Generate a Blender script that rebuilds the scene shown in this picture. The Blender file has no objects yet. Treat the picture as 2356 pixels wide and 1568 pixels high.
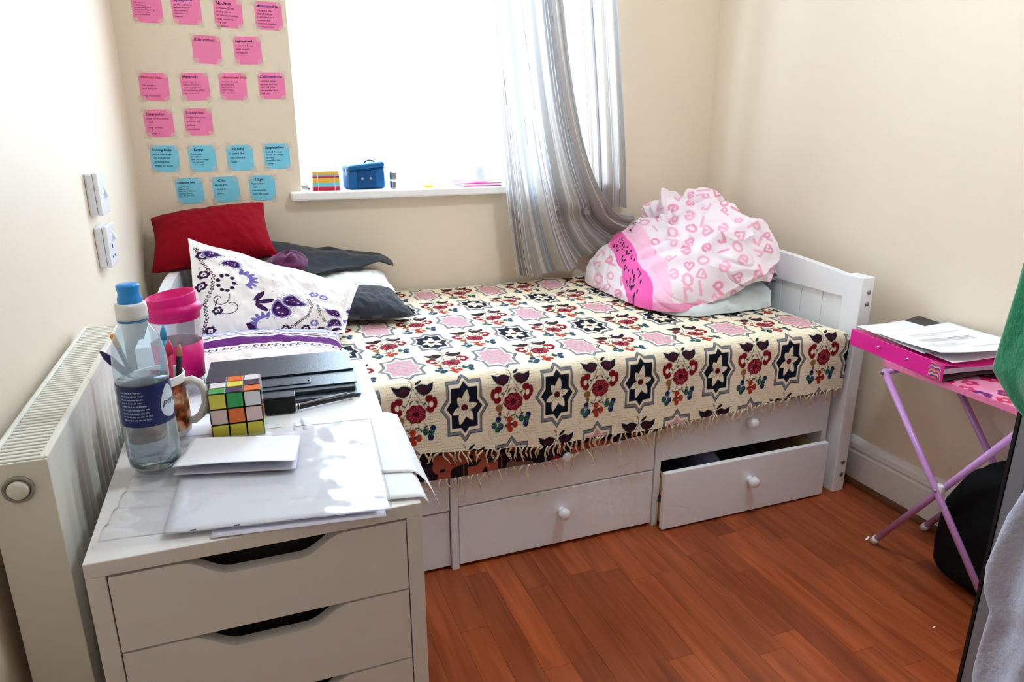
import bpy, bmesh, math, random
import numpy as np
from mathutils import Matrix, Vector
from math import sin, cos, pi, atan, hypot, radians, sqrt

random.seed(7)
RNG = np.random.default_rng(11)
SC = bpy.context.scene
COL = SC.collection

# ------------------------------------------------------------------ camera
FPX, PW, PH = 1620.0, 2356, 1568
CAM = (0.0, 0.0, 1.137)
pitch = atan(499 / 1620); yaw = atan(643 / hypot(1620, 499))
fw = Vector((sin(yaw) * cos(pitch), cos(yaw) * cos(pitch), -sin(pitch)))
rt = Vector((cos(yaw), -sin(yaw), 0)); up = rt.cross(fw)
cd = bpy.data.cameras.new('camera'); cd.sensor_width = 36; cd.lens = 36 * FPX / PW
cd.clip_start = 0.01
co = bpy.data.objects.new('camera', cd); COL.objects.link(co)
co.matrix_world = Matrix(((rt.x, up.x, -fw.x, CAM[0]), (rt.y, up.y, -fw.y, CAM[1]),
                          (rt.z, up.z, -fw.z, CAM[2]), (0, 0, 0, 1)))
SC.camera = co

# ------------------------------------------------------------------ light
WX0, WX1, WZ0, WZ1 = 0.195, 1.36, 0.92, 2.05        # window opening
YB, XL, XR, YR, ZC = 2.52, -0.297, 1.82, -1.35, 2.42  # back, left, right, rear wall, ceiling
w = bpy.data.worlds.new('sky'); SC.world = w; w.use_nodes = True
bg = w.node_tree.nodes['Background']
bg.inputs[0].default_value = (0.67, 0.83, 1.0, 1); bg.inputs[1].default_value = 11.0
pl = bpy.data.lights.new('window_portal', 'AREA'); pl.shape = 'RECTANGLE'
pl.size = WX1 - WX0; pl.size_y = WZ1 - WZ0; pl.cycles.is_portal = True
po = bpy.data.objects.new('window_portal', pl); COL.objects.link(po)
po.location = ((WX0 + WX1) / 2, YB + 0.20, (WZ0 + WZ1) / 2); po.rotation_euler = (-pi / 2, 0, 0)
FILL_LAMP = 50.0                                         # radiance of the added fill lamp's diffuser
vs = SC.view_settings
vs.view_transform = 'Standard'; vs.look = 'None'; vs.gamma = 1.0; vs.exposure = 0.44
vs.use_curve_mapping = False
SC.cycles.max_bounces = 8; SC.cycles.diffuse_bounces = 5; SC.cycles.glossy_bounces = 3; SC.cycles.transparent_max_bounces = 10
SC.cycles.transmission_bounces = 6; SC.cycles.use_adaptive_sampling = True; SC.cycles.adaptive_threshold = 0.10; SC.cycles.adaptive_min_samples = 12
SC.cycles.caustics_reflective = False; SC.cycles.caustics_refractive = False
SC.cycles.sample_clamp_indirect = 8.0

# ------------------------------------------------------------------ helpers
def S(r, g, b):
    return tuple((c / 255 / 12.92) if c / 255 <= 0.04045 else ((c / 255 + 0.055) / 1.055) ** 2.4 for c in (r, g, b))

MATS = {}
def M(name, col, rough=0.5, spec=0.5, metal=0.0, trans=0.0, ior=1.45, bump=0.0, bscale=200.0, var=0.0, vscale=8.0, sheen=0.0,
      coat=0.0, attr=False, alpha=1.0, transl=0.0):
    if name in MATS: return MATS[name]
    m = bpy.data.materials.new(name); m.use_nodes = True
    nt = m.node_tree; n = nt.nodes; p = n['Principled BSDF']
    p.inputs['Base Color'].default_value = (*col, 1)
    p.inputs['Roughness'].default_value = rough
    p.inputs['Specular IOR Level'].default_value = spec
    p.inputs['Metallic'].default_value = metal
    p.inputs['Transmission Weight'].default_value = trans
    p.inputs['IOR'].default_value = ior
    p.inputs['Sheen Weight'].default_value = sheen
    p.inputs['Coat Weight'].default_value = coat
    p.inputs['Alpha'].default_value = alpha
    tc = n.new('ShaderNodeTexCoord')
    src = None
    if attr:
        a = n.new('ShaderNodeAttribute'); a.attribute_name = 'Col'
        nt.links.new(a.outputs['Color'], p.inputs['Base Color']); src = a.outputs['Color']
    elif var > 0:
        nz = n.new('ShaderNodeTexNoise'); nz.inputs['Scale'].default_value = vscale; nz.inputs['Detail'].default_value = 5
        nt.links.new(tc.outputs['Object'], nz.inputs['Vector'])
        mx = n.new('ShaderNodeMix'); mx.data_type = 'RGBA'
        mx.inputs['A'].default_value = (*[c * (1 - var) for c in col], 1)
        mx.inputs['B'].default_value = (*[min(1, c * (1 + var)) for c in col], 1)
        nt.links.new(nz.outputs['Fac'], mx.inputs['Factor'])
        nt.links.new(mx.outputs['Result'], p.inputs['Base Color']); src = mx.outputs['Result']
    if bump > 0:
        nb = n.new('ShaderNodeTexNoise'); nb.inputs['Scale'].default_value = bscale; nb.inputs['Detail'].default_value = 3
        nt.links.new(tc.outputs['Object'], nb.inputs['Vector'])
        b = n.new('ShaderNodeBump'); b.inputs['Strength'].default_value = bump; b.inputs['Distance'].default_value = 0.002
        nt.links.new(nb.outputs['Fac'], b.inputs['Height']); nt.links.new(b.outputs['Normal'], p.inputs['Normal'])
    if transl > 0:
        t = n.new('ShaderNodeBsdfTranslucent'); ms = n.new('ShaderNodeMixShader'); ms.inputs[0].default_value = transl
        if src: nt.links.new(src, t.inputs['Color'])
        else: t.inputs['Color'].default_value = (*col, 1)
        nt.links.new(p.outputs[0], ms.inputs[1]); nt.links.new(t.outputs[0], ms.inputs[2])
        nt.links.new(ms.outputs[0], n['Material Output'].inputs['Surface'])
    MATS[name] = m
    return m

def M_clear(name, tint=(0.95, 0.97, 1.0), gloss=0.6, rough=0.03, haze=0.0):
    """thin clear plastic or glass: transparent with a fresnel reflection"""
    if name in MATS: return MATS[name]
    m = bpy.data.materials.new(name); m.use_nodes = True
    nt = m.node_tree; n = nt.nodes; n.remove(n['Principled BSDF'])
    tr = n.new('ShaderNodeBsdfTransparent'); tr.inputs[0].default_value = (*tint, 1)
    gl = n.new('ShaderNodeBsdfGlossy'); gl.inputs['Roughness'].default_value = rough
    lw = n.new('ShaderNodeLayerWeight'); lw.inputs[0].default_value = 0.5
    pw = n.new('ShaderNodeMath'); pw.operation = 'POWER'; pw.inputs[1].default_value = 5.0
    fr = n.new('ShaderNodeMath'); fr.operation = 'MULTIPLY_ADD'; fr.inputs[1].default_value = 0.95; fr.inputs[2].default_value = 0.045
    nt.links.new(lw.outputs['Facing'], pw.inputs[0]); nt.links.new(pw.outputs[0], fr.inputs[0])
    mu = n.new('ShaderNodeMath'); mu.operation = 'MULTIPLY'; mu.inputs[1].default_value = gloss
    ms = n.new('ShaderNodeMixShader')
    nt.links.new(fr.outputs[0], mu.inputs[0]); nt.links.new(mu.outputs[0], ms.inputs[0])
    nt.links.new(tr.outputs[0], ms.inputs[1]); nt.links.new(gl.outputs[0], ms.inputs[2])
    out = ms.outputs[0]
    if haze > 0:
        df = n.new('ShaderNodeBsdfDiffuse'); df.inputs[0].default_value = (*tint, 1); tl = n.new('ShaderNodeBsdfTranslucent'); tl.inputs[0].default_value = (*tint, 1)
        m1 = n.new('ShaderNodeMixShader'); m1.inputs[0].default_value = 0.5; m2 = n.new('ShaderNodeMixShader'); m2.inputs[0].default_value = haze
        nt.links.new(df.outputs[0], m1.inputs[1]); nt.links.new(tl.outputs[0], m1.inputs[2]); nt.links.new(out, m2.inputs[1]); nt.links.new(m1.outputs[0], m2.inputs[2]); out = m2.outputs[0]
    nt.links.new(out, n['Material Output'].inputs['Surface'])
    MATS[name] = m
    return m

def put(name, me, mat=None, parent=None, kind=None):
    o = bpy.data.objects.new(name, me); COL.objects.link(o)
    if mat is not None and len(me.materials) == 0: me.materials.append(mat)
    if parent is not None:
        o.parent = parent
        if parent.type == 'EMPTY': o.matrix_parent_inverse = Matrix.Translation(parent.location).inverted()
    if kind: o['kind'] = kind
    return o

def tag(o, label, cat, group=None):
    o['label'] = label; o['category'] = cat
    if group: o['group'] = group
    return o

def thing(name, label, cat, loc=(0, 0, 0), group=None):
    o = bpy.data.objects.new(name, None); COL.objects.link(o); o.location = loc
    o.empty_display_size = 0.05
    return tag(o, label, cat, group)

def mesh(name, verts, faces, smooth=False):
    me = bpy.data.meshes.new(name); me.from_pydata([tuple(v) for v in verts], [], faces); me.update()
    if smooth: me.shade_smooth()
    return me

def bm_mesh(name, bm, smooth=False, recalc=True):
    if recalc: bmesh.ops.recalc_face_normals(bm, faces=bm.faces)
    me = bpy.data.meshes.new(name); bm.to_mesh(me); bm.free()
    if smooth: me.shade_smooth()
    return me

def add_box(bm, x0, x1, y0, y1, z0, z1, bev=0.0, seg=2, mtx=None):
    r = bmesh.ops.create_cube(bm, size=1)
    for v in r['verts']:
        v.co = Vector(((x0 + x1) / 2 + v.co.x * (x1 - x0), (y0 + y1) / 2 + v.co.y * (y1 - y0), (z0 + z1) / 2 + v.co.z * (z1 - z0)))
    if bev > 0:
        es = list({e for v in r['verts'] for e in v.link_edges})
        res = bmesh.ops.bevel(bm, geom=es, offset=bev, segments=seg, affect='EDGES', profile=0.5)
        vs_ = list({v for f in res['faces'] for v in f.verts} | {v for v in r['verts'] if v.is_valid})
    else: vs_ = r['verts']
    if mtx is not None:
        for v in vs_: v.co = mtx @ v.co
    return vs_

def box(name, x0, x1, y0, y1, z0, z1, mat, parent=None, bev=0.0, mtx=None, kind=None, seg=2):
    bm = bmesh.new(); add_box(bm, x0, x1, y0, y1, z0, z1, bev, seg, mtx)
    return put(name, bm_mesh(name, bm), mat, parent, kind)

def lathe_bm(bm, prof, c=(0, 0, 0), n=40, mtx=None):
    rings = []
    for r, z in prof:
        if r < 1e-6: rings.append([bm.verts.new((c[0], c[1], c[2] + z))])
        else: rings.append([bm.verts.new((c[0] + r * cos(2 * pi * k / n), c[1] + r * sin(2 * pi * k / n), c[2] + z)) for k in range(n)])
    for a, b in zip(rings, rings[1:]):
        for k in range(n):
            k2 = (k + 1) % n
            if len(a) == 1 and len(b) == 1: continue
            if len(a) == 1: bm.faces.new((a[0], b[k], b[k2]))
            elif len(b) == 1: bm.faces.new((a[k], a[k2], b[0]))
            else: bm.faces.new((a[k], a[k2], b[k2], b[k]))
    if mtx is not None:
        for r_ in rings:
            for v in r_: v.co = mtx @ v.co

def lathe(name, prof, c, mat, parent=None, n=40, mtx=None, smooth=True):
    bm = bmesh.new(); lathe_bm(bm, prof, c, n, mtx)
    return put(name, bm_mesh(name, bm, smooth), mat, parent)

def tube_bm(bm, pts, rads, n=10, cap=True, flat=1.0):
    pts = [Vector(p) for p in pts]
    if not hasattr(rads, '__len__'): rads = [rads] * len(pts)
    rings = []; ref = None
    for i, p in enumerate(pts):
        t = (pts[min(i + 1, len(pts) - 1)] - pts[max(i - 1, 0)]).normalized()
        if ref is None: ref = Vector((0, 0, 1)) if abs(t.z) < 0.9 else Vector((1, 0, 0))
        a = t.cross(ref).normalized(); b = a.cross(t).normalized(); ref = b
        rings.append([bm.verts.new(p + a * rads[i] * cos(2 * pi * k / n) + b * rads[i] * flat * sin(2 * pi * k / n)) for k in range(n)])
    for A, B in zip(rings, rings[1:]):
        for k in range(n): bm.faces.new((A[k], A[(k + 1) % n], B[(k + 1) % n], B[k]))
    if cap: bm.faces.new(rings[0]); bm.faces.new(rings[-1][::-1])

def tube(name, pts, rads, mat, parent=None, n=10, flat=1.0, kind=None):
    bm = bmesh.new(); tube_bm(bm, pts, rads, n, True, flat)
    return put(name, bm_mesh(name, bm, True), mat, parent, kind)

def prism_bm(bm, poly, f):
    """poly: list of 2D points, f(p, k) -> 3D for k in (0, 1)"""
    A = [bm.verts.new(f(p, 0)) for p in poly]; B = [bm.verts.new(f(p, 1)) for p in poly]
    bm.faces.new(A); bm.faces.new(B[::-1])
    for i in range(len(poly)):
        j = (i + 1) % len(poly); bm.faces.new((A[i], B[i], B[j], A[j]))

def grid_mesh(name, P, rgb=None, wrap=False, smooth=True, alpha=None, flip=False):
    """P: (nv, nu, 3) array -> quad mesh, optional point colours (linear)"""
    nv, nu = P.shape[:2]
    idx = np.arange(nv * nu).reshape(nv, nu)
    if wrap: idx = np.concatenate([idx, idx[:, :1]], 1)
    q = np.stack([idx[:-1, :-1], idx[:-1, 1:], idx[1:, 1:], idx[1:, :-1]], -1).reshape(-1, 4)
    if flip: q = q[:, ::-1]
    me = bpy.data.meshes.new(name)
    me.vertices.add(nv * nu); me.vertices.foreach_set('co', np.ascontiguousarray(P.reshape(-1), dtype=np.float32))
    nf = len(q); me.loops.add(nf * 4); me.loops.foreach_set('vertex_index', np.ascontiguousarray(q.reshape(-1), dtype=np.int32))
    me.polygons.add(nf); me.polygons.foreach_set('loop_start', np.arange(0, nf * 4, 4, dtype=np.int32))
    me.update(calc_edges=True); me.validate()
    if rgb is not None:
        ca = me.color_attributes.new('Col', 'FLOAT_COLOR', 'POINT')
        c4 = np.ones((nv * nu, 4), np.float32); c4[:, :3] = rgb.reshape(-1, 3)
        if alpha is not None: c4[:, 3] = alpha.reshape(-1)
        ca.data.foreach_set('color', c4.reshape(-1))
    if smooth: me.shade_smooth()
    return me

def lin(v0, v1, n): return np.linspace(v0, v1, n)

def vnoise(x, y, seed=0, octaves=3, gain=0.5):
    """smooth value noise, about -1..1"""
    out = np.zeros(np.broadcast(x, y).shape); amp = 1.0; tot = 0
    for o in range(octaves):
        g = np.random.default_rng(seed * 31 + o).uniform(-1, 1, (64, 64))
        X = x * 2 ** o + 17.3 * o + 1000 * 64; Y = y * 2 ** o + 9.1 * o + 1000 * 64
        i = np.floor(X).astype(int); j = np.floor(Y).astype(int); fx = X - i; fy = Y - j
        fx = fx * fx * (3 - 2 * fx); fy = fy * fy * (3 - 2 * fy)
        i0, i1, j0, j1 = i % 64, (i + 1) % 64, j % 64, (j + 1) % 64
        out += amp * ((g[i0, j0] * (1 - fx) + g[i1, j0] * fx) * (1 - fy) + (g[i0, j1] * (1 - fx) + g[i1, j1] * fx) * fy)
        tot += amp; amp *= gain
    return out / tot

def smooth01(x): x = np.clip(x, 0, 1); return x * x * (3 - 2 * x)

def normals(P):
    du = np.gradient(P, axis=1); dv = np.gradient(P, axis=0)
    n = np.cross(du, dv); return n / (np.linalg.norm(n, axis=-1, keepdims=True) + 1e-12)

class Paint:
    """draws flat print shapes onto sample points (a, b)"""
    def __init__(self, a, b, base):
        self.a = a; self.b = b; self.rgb = np.empty(a.shape + (3,)); self.rgb[:] = base
        self.drawn = np.zeros(a.shape, bool)
    def mask(self, m, col): self.rgb[m] = col; self.drawn |= m
    def ell(self, cx, cy, rx, ry, col, rot=0, where=None):
        c, s = cos(radians(rot)), sin(radians(rot)); X = self.a - cx; Y = self.b - cy
        m = ((X * c + Y * s) / rx) ** 2 + ((-X * s + Y * c) / ry) ** 2 < 1
        if where is not None: m &= where
        self.mask(m, col)
    def poly(self, pts, col, where=None):
        ins = np.zeros(self.a.shape, bool); n = len(pts)
        for i in range(n):
            x1, y1 = pts[i]; x2, y2 = pts[(i + 1) % n]
            if y1 == y2: continue
            c = ((y1 > self.b) != (y2 > self.b)) & (self.a < (x2 - x1) * (self.b - y1) / (y2 - y1) + x1); ins ^= c
        if where is not None: ins &= where
        self.mask(ins, col)
    def line(self, pts, wd, col, where=None):
        m = np.zeros(self.a.shape, bool)
        for (x1, y1), (x2, y2) in zip(pts, pts[1:]):
            dx, dy = x2 - x1, y2 - y1; L = dx * dx + dy * dy + 1e-12
            t = np.clip(((self.a - x1) * dx + (self.b - y1) * dy) / L, 0, 1)
            m |= (self.a - x1 - t * dx) ** 2 + (self.b - y1 - t * dy) ** 2 < wd * wd / 4
        if where is not None: m &= where
        self.mask(m, col)

def text_mesh(body, size=0.01, shear=0.0, space=1.0, lines=1.0, align='LEFT', bold=0.0):
    cu = bpy.data.curves.new('t', 'FONT'); cu.body = body; cu.size = size; cu.shear = shear
    cu.space_character = space; cu.space_line = lines; cu.align_x = align; cu.resolution_u = 2; cu.offset = bold
    o = bpy.data.objects.new('t', cu); COL.objects.link(o)
    dg = bpy.context.evaluated_depsgraph_get()
    me = bpy.data.meshes.new_from_object(o.evaluated_get(dg))
    bpy.data.objects.remove(o); bpy.data.curves.remove(cu)
    me.materials.clear()
    return me

def remap(me, f):
    n = len(me.vertices); c = np.empty(n * 3, np.float32); me.vertices.foreach_get('co', c); c = c.reshape(n, 3)
    c = np.asarray(f(c[:, 0], c[:, 1]), np.float32); me.vertices.foreach_set('co', np.ascontiguousarray(c).reshape(-1)); me.update()
    return me

WHITE = (0.80, 0.80, 0.80)

# ------------------------------------------------------------------ the setting
m_wall = M('cream_paint', S(236, 222, 201), 0.55, 0.4, bump=0.15, bscale=90, var=0.02, vscale=3)
m_ceil = M('ceiling_paint', S(245, 243, 238), 0.8, 0.3, bump=0.1, bscale=60)
m_gloss = M('white_gloss_paint', S(238, 238, 238), 0.3, 0.5, bump=0.05, bscale=30, var=0.01)
m_upvc = M('white_upvc', S(245, 246, 248), 0.3, 0.5)

def struct(name, boxes, mat):
    bm = bmesh.new()
    for b in boxes: add_box(bm, *b)
    return put(name, bm_mesh(name, bm), mat, None, 'structure')

T = 0.24
struct('wall_left', [(XL - 0.1, XL, YR, YB + T, 0, ZC)], m_wall)
struct('wall_right', [(XR, XR + 0.1, YR, YB + T, 0, ZC)], m_wall)
struct('wall_rear', [(XL, XR, YR - 0.1, YR, 0, ZC)], m_wall)
struct('wall_back', [(XL, WX0, YB, YB + T, 0, ZC), (WX1, XR, YB, YB + T, 0, ZC), (WX0, WX1, YB, YB + T, 0, WZ0 - 0.03),
                     (WX0, WX1, YB, YB + T, WZ1, ZC)], m_wall)
struct('ceiling', [(XL - 0.1, XR + 0.1, YR - 0.1, YB + T, ZC, ZC + 0.1)], m_ceil)

# window with frame, mullion, opening casement, panes, sill board
win = bpy.data.objects.new('window_1', None); COL.objects.link(win); win['kind'] = 'structure'
win.location = ((WX0 + WX1) / 2, YB + 0.17, WZ0)
yf0, yf1 = YB + 0.13, YB + 0.19
bm = bmesh.new(); fwid = 0.045
add_box(bm, WX0, WX0 + fwid, yf0, yf1, WZ0, WZ1, 0.004); add_box(bm, WX1 - fwid, WX1, yf0, yf1, WZ0, WZ1, 0.004)
add_box(bm, WX0 + fwid, WX1 - fwid, yf0, yf1, WZ0, WZ0 + fwid, 0.004); add_box(bm, WX0 + fwid, WX1 - fwid, yf0, yf1, WZ1 - fwid, WZ1, 0.004)
put('window_frame', bm_mesh('window_frame', bm), m_upvc, win)
mx = 0.98
box('mullion', mx - 0.025, mx + 0.025, yf0, yf1, WZ0 + fwid, WZ1 - fwid, m_upvc, win, 0.004)
m_pane = M_clear('window_glass', (0.98, 0.99, 1.0), 0.5, 0.01)
box('pane', WX0 + fwid, mx - 0.025, yf0 + 0.028, yf0 + 0.032, WZ0 + fwid, WZ1 - fwid, m_pane, win)
box('pane', mx + 0.025, WX1 - fwid, yf0 + 0.028, yf0 + 0.032, WZ0 + fwid, WZ1 - fwid, m_pane, win)
m_sill = M('sill_gloss', S(250, 250, 250), 0.25, 0.5, var=0.01)
box('window_sill', WX0 - 0.038, WX1 + 0.038, YB - 0.042, YB, WZ0 - 0.029, WZ0, m_sill, win, 0.006)
box('sill_board', WX0, WX1, YB, yf0, WZ0 - 0.029, WZ0, m_sill, win)

# floor: slab with laminate strips laid along the room
def wood_material():
    m = bpy.data.materials.new('cherry_laminate'); m.use_nodes = True; nt = m.node_tree; n = nt.nodes; p = n['Principled BSDF']
    oi = n.new('ShaderNodeObjectInfo'); tc = n.new('ShaderNodeTexCoord')
    mp = n.new('ShaderNodeMapping'); mp.inputs['Scale'].default_value = (26, 2.2, 1)
    ad = n.new('ShaderNodeVectorMath'); ad.operation = 'MULTIPLY_ADD'
    cmb = n.new('ShaderNodeCombineXYZ')
    for i in range(3): nt.links.new(oi.outputs['Random'], cmb.inputs[i])
    ad.inputs[1].default_value = (37, 53, 11)
    nt.links.new(cmb.outputs[0], ad.inputs[0]); nt.links.new(tc.outputs['Object'], mp.inputs['Vector']); nt.links.new(mp.outputs[0], ad.inputs[2])
    nz = n.new('ShaderNodeTexNoise'); nz.inputs['Scale'].default_value = 1.2; nz.inputs['Detail'].default_value = 6; nz.inputs['Distortion'].default_value = 1.2
    nt.links.new(ad.outputs[0], nz.inputs['Vector'])
    ramp = n.new('ShaderNodeValToRGB'); e = ramp.color_ramp.elements
    e[0].position = 0.25; e[0].color = (*S(128, 56, 28), 1); e[1].position = 0.8; e[1].color = (*S(184, 96, 54), 1)
    nt.links.new(nz.outputs['Fac'], ramp.inputs[0])
    r2 = n.new('ShaderNodeValToRGB'); f = r2.color_ramp.elements
    f[0].position = 0; f[0].color = (0.72, 0.66, 0.62, 1); f[1].position = 1; f[1].color = (1.14, 1.06, 1.0, 1)
    k = f.new(0.5); k.color = (0.95, 0.92, 0.9, 1)
    nt.links.new(oi.outputs['Random'], r2.inputs[0])
    mu = n.new('ShaderNodeMix'); mu.data_type = 'RGBA'; mu.blend_type = 'MULTIPLY'; mu.inputs['Factor'].default_value = 1
    nt.links.new(ramp.outputs[0], mu.inputs['A']); nt.links.new(r2.outputs[0], mu.inputs['B'])
    nt.links.new(mu.outputs['Result'], p.inputs['Base Color'])
    p.inputs['Roughness'].default_value = 0.33; p.inputs['Specular IOR Level'].default_value = 0.35
    return m
m_wood = wood_material()
floor = struct('floor', [(XL - 0.1, XR + 0.1, YR - 0.1, YB + T, -0.1, -0.006)], M('laminate_joint', S(70, 30, 16), 0.6))
PWD = 0.0672; plank_meshes = {}
for r in range(32):
    x0 = XL + r * PWD; x1 = min(x0 + PWD, XR)
    if x1 - x0 < 0.01: continue
    y = YR + random.uniform(-0.3, 0.0)
    while y < 1.95:
        L = random.choice((0.34, 0.42, 0.5, 0.58, 0.66)); ya = max(y, YR); yb = y + L
        if yb > YR + 0.02:
            key = (round(x1 - x0, 4), round(yb - ya, 4))
            if key not in plank_meshes:
                bm = bmesh.new(); add_box(bm, 0.0003, x1 - x0 - 0.0003, 0.0003, yb - ya - 0.0003, -0.006, 0)
                plank_meshes[key] = bm_mesh('plank', bm)
            pk = put('plank', plank_meshes[key], m_wood, floor); pk.location = (x0, ya, 0)
        y = yb

# skirting and wood bead, right wall and others
prof = [(0, 0), (0.020, 0), (0.020, 0.105), (0.016, 0.112), (0.019, 0.120), (0.017, 0.135), (0.010, 0.146), (0.006, 0.152), (0, 0.152)]
bm = bmesh.new(); prism_bm(bm, prof, lambda p, k: (XR - p[0], (YR, YB)[k], p[1]))
put('baseboard_right', bm_mesh('baseboard_right', bm), m_gloss, None, 'structure')
bm = bmesh.new(); prism_bm(bm, prof, lambda p, k: (XL + p[0], (YR, 1.45)[k], p[1]))
put('baseboard_left', bm_mesh('baseboard_left', bm), m_gloss, None, 'structure')
bm = bmesh.new(); prism_bm(bm, prof, lambda p, k: ((XL, XR)[k], YR + p[0], p[1]))
put('baseboard_rear', bm_mesh('baseboard_rear', bm), m_gloss, None, 'structure')
bead = [(0.020, 0)] + [(0.020 + 0.016 * cos(a), 0.016 * sin(a)) for a in lin(0, pi / 2, 6)]
bm = bmesh.new(); prism_bm(bm, bead, lambda p, k: (XR - p[0], (YR, 1.60)[k], p[1]))
put('trim_1', bm_mesh('trim_1', bm), M('bead_wood', S(105, 62, 30), 0.4, var=0.15, vscale=30), None, 'structure')

# ------------------------------------------------------------------ bed with drawers
m_bed = M('bed_white_paint', S(243, 245, 249), 0.38, 0.5, bump=0.06, bscale=60)
m_steel = M('bolt_steel', S(170, 170, 172), 0.3, 0.5, metal=1.0)
BX0, BX1, BY0, BY1 = -0.232, 1.732, 1.532, 2.505
bed = thing('bed', 'white wooden single bed with drawers underneath, standing along the window wall', 'bed', (0.72, 2.0, 0))
def post(x0, x1, y0, y1, h):
    return box('post', x0, x1, y0, y1, 0, h, m_bed, bed, 0.003)
post(1.686, BX1, BY0, BY0 + 0.07, 0.705); post(1.686, BX1, BY1 - 0.07, BY1, 0.705)
post(BX0, BX0 + 0.046, BY0, BY0 + 0.07, 0.705); post(BX0, BX0 + 0.046, BY1 - 0.07, BY1, 0.705)
# footboard: shaped top rail, tongue boards, bottom rail
def rail_poly(h0, h1, arch):
    ys = lin(BY0 + 0.07, BY1 - 0.07, 15); t = (ys - ys[0]) / (ys[-1] - ys[0])
    return [(y, h0) for y in ys[::-1]] + [(y, h1 + arch * sin(pi * k)) for y, k in zip(ys, t)]
bm = bmesh.new(); prism_bm(bm, rail_poly(0.632, 0.698, 0.028), lambda p, k: ((1.694, 1.722)[k], p[0], p[1]))
put('footboard_rail', bm_mesh('footboard_rail', bm), m_bed, bed)
nb = 9; bw = (BY1 - BY0 - 0.14) / nb
for i in range(nb):
    box('footboard_board', 1.702, 1.714, BY0 + 0.07 + i * bw + 0.0012, BY0 + 0.07 + (i + 1) * bw - 0.0012, 0.30, 0.632, m_bed, bed, 0.0015)
box('footboard_rail', 1.696, 1.720, BY0 + 0.07, BY1 - 0.07, 0.22, 0.30, m_bed, bed, 0.002)
bm = bmesh.new(); prism_bm(bm, rail_poly(0.632, 0.698, 0.028), lambda p, k: ((BX0 + 0.008, BX0 + 0.036)[k], p[0], p[1]))
put('headboard_rail', bm_mesh('headboard_rail', bm), m_bed, bed)
for i in range(nb):
    box('headboard_board', BX0 + 0.016, BX0 + 0.028, BY0 + 0.07 + i * bw + 0.0012, BY0 + 0.07 + (i + 1) * bw - 0.0012, 0.30, 0.632, m_bed, bed, 0.0015)
box('side_rail', BX0 + 0.046, 1.686, 1.575, 1.597, 0.34, 0.43, m_bed, bed, 0.002)
box('side_rail', BX0 + 0.046, 1.686, BY1 - 0.022, BY1, 0.34, 0.43, m_bed, bed, 0.002)
box('slat_base', BX0 + 0.046, 1.686, 1.598, BY1 - 0.022, 0.335, 0.352, m_bed, bed)
for z in (0.660, 0.624, 0.105, 0.062):
    bm = bmesh.new(); lathe_bm(bm, [(0, 0.0035), (0.003, 0.0035), (0.0035, 0.002), (0.0062, 0.0035), (0.0075, 0.001), (0.0075, -0.001)], n=20,
                               mtx=Matrix.Translation((1.7135, BY0, z)) @ Matrix.Rotation(pi / 2, 4, 'X'))
    put('bolt', bm_mesh('bolt', bm, True), m_steel, bed)
# uprights between the drawer columns
for x in (0.435, 1.0445):
    box('drawer_divider', x - 0.0095, x + 0.0095, 1.566, 2.2, 0.0, 0.335, m_bed, bed, 0.001)
box('drawer_divider', 1.652, 1.672, 1.575, 2.2, 0.0, 0.335, m_bed, bed, 0.001)
box('back_panel', -0.18, 1.67, 2.2, 2.215, 0.0, 0.335, m_bed, bed)
knob_prof = [(0, 0.034), (0.008, 0.0335), (0.0145, 0.030), (0.0175, 0.0235), (0.0165, 0.0165), (0.012, 0.011), (0.0085, 0.008), (0.0095, 0.003), (0.012, 0), (0, 0)]
m_pine = M('drawer_pine', S(222, 196, 140), 0.6, var=0.12, vscale=14)
def drawer(x0, x1, z0, z1, yfr, depth=0.42, knob=True, pulled=False):
    bm = bmesh.new(); add_box(bm, x0, x1, yfr, yfr + 0.016, z0, z1, 0.002)
    d = put('drawer', bm_mesh('drawer', bm), m_bed, bed)
    bm = bmesh.new(); xa, xb, za, zb = x0 + 0.012, x1 - 0.012, z0 + 0.012, z1 - 0.022
    add_box(bm, xa, xa + 0.011, yfr + 0.016, yfr + depth, za, zb); add_box(bm, xb - 0.011, xb, yfr + 0.016, yfr + depth, za, zb)
    add_box(bm, xa, xb, yfr + depth - 0.011, yfr + depth, za, zb); add_box(bm, xa, xb, yfr + 0.016, yfr + depth, za - 0.004, za)
    put('drawer_box', bm_mesh('drawer_box', bm), m_pine, d)
    if pulled:
        box('drawer_runner', xa - 0.008, xa, yfr + 0.018, yfr + depth, z0 + 0.075, z0 + 0.092, M('black_runner', S(25, 25, 25), 0.4), d)
    if knob:
        bm = bmesh.new(); lathe_bm(bm, knob_prof, n=28, mtx=Matrix.Translation(((x0 + x1) / 2 + 0.002, yfr, z0 + (z1 - z0) * 0.60 if z0 < 0.1 else 0.287)) @ Matrix.Rotation(pi / 2, 4, 'X'))
        put('knob', bm_mesh('knob', bm, True), m_bed, d)
    return d
YD = 1.570
drawer(0.447, 1.033, 0.184, 0.334, YD); drawer(0.447, 1.033, 0.010, 0.180, YD)
drawer(1.056, 1.650, 0.206, 0.334, YD); drawer(1.046, 1.640, 0.006, 0.187, 1.528, pulled=True)
drawer(-0.178, 0.423, 0.176, 0.334, YD + 0.002, knob=False); drawer(-0.178, 0.423, 0.008, 0.170, YD + 0.006)
mat_ = box('mattress', BX0 + 0.05, 1.676, 1.56, 2.50, 0.3525, 0.540, M('mattress_ticking', S(225, 224, 215), 0.8, bump=0.3, bscale=150), None, 0.03, seg=4)
tag(mat_, 'off-white mattress lying on the bed under the patterned blanket', 'mattress')

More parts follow.
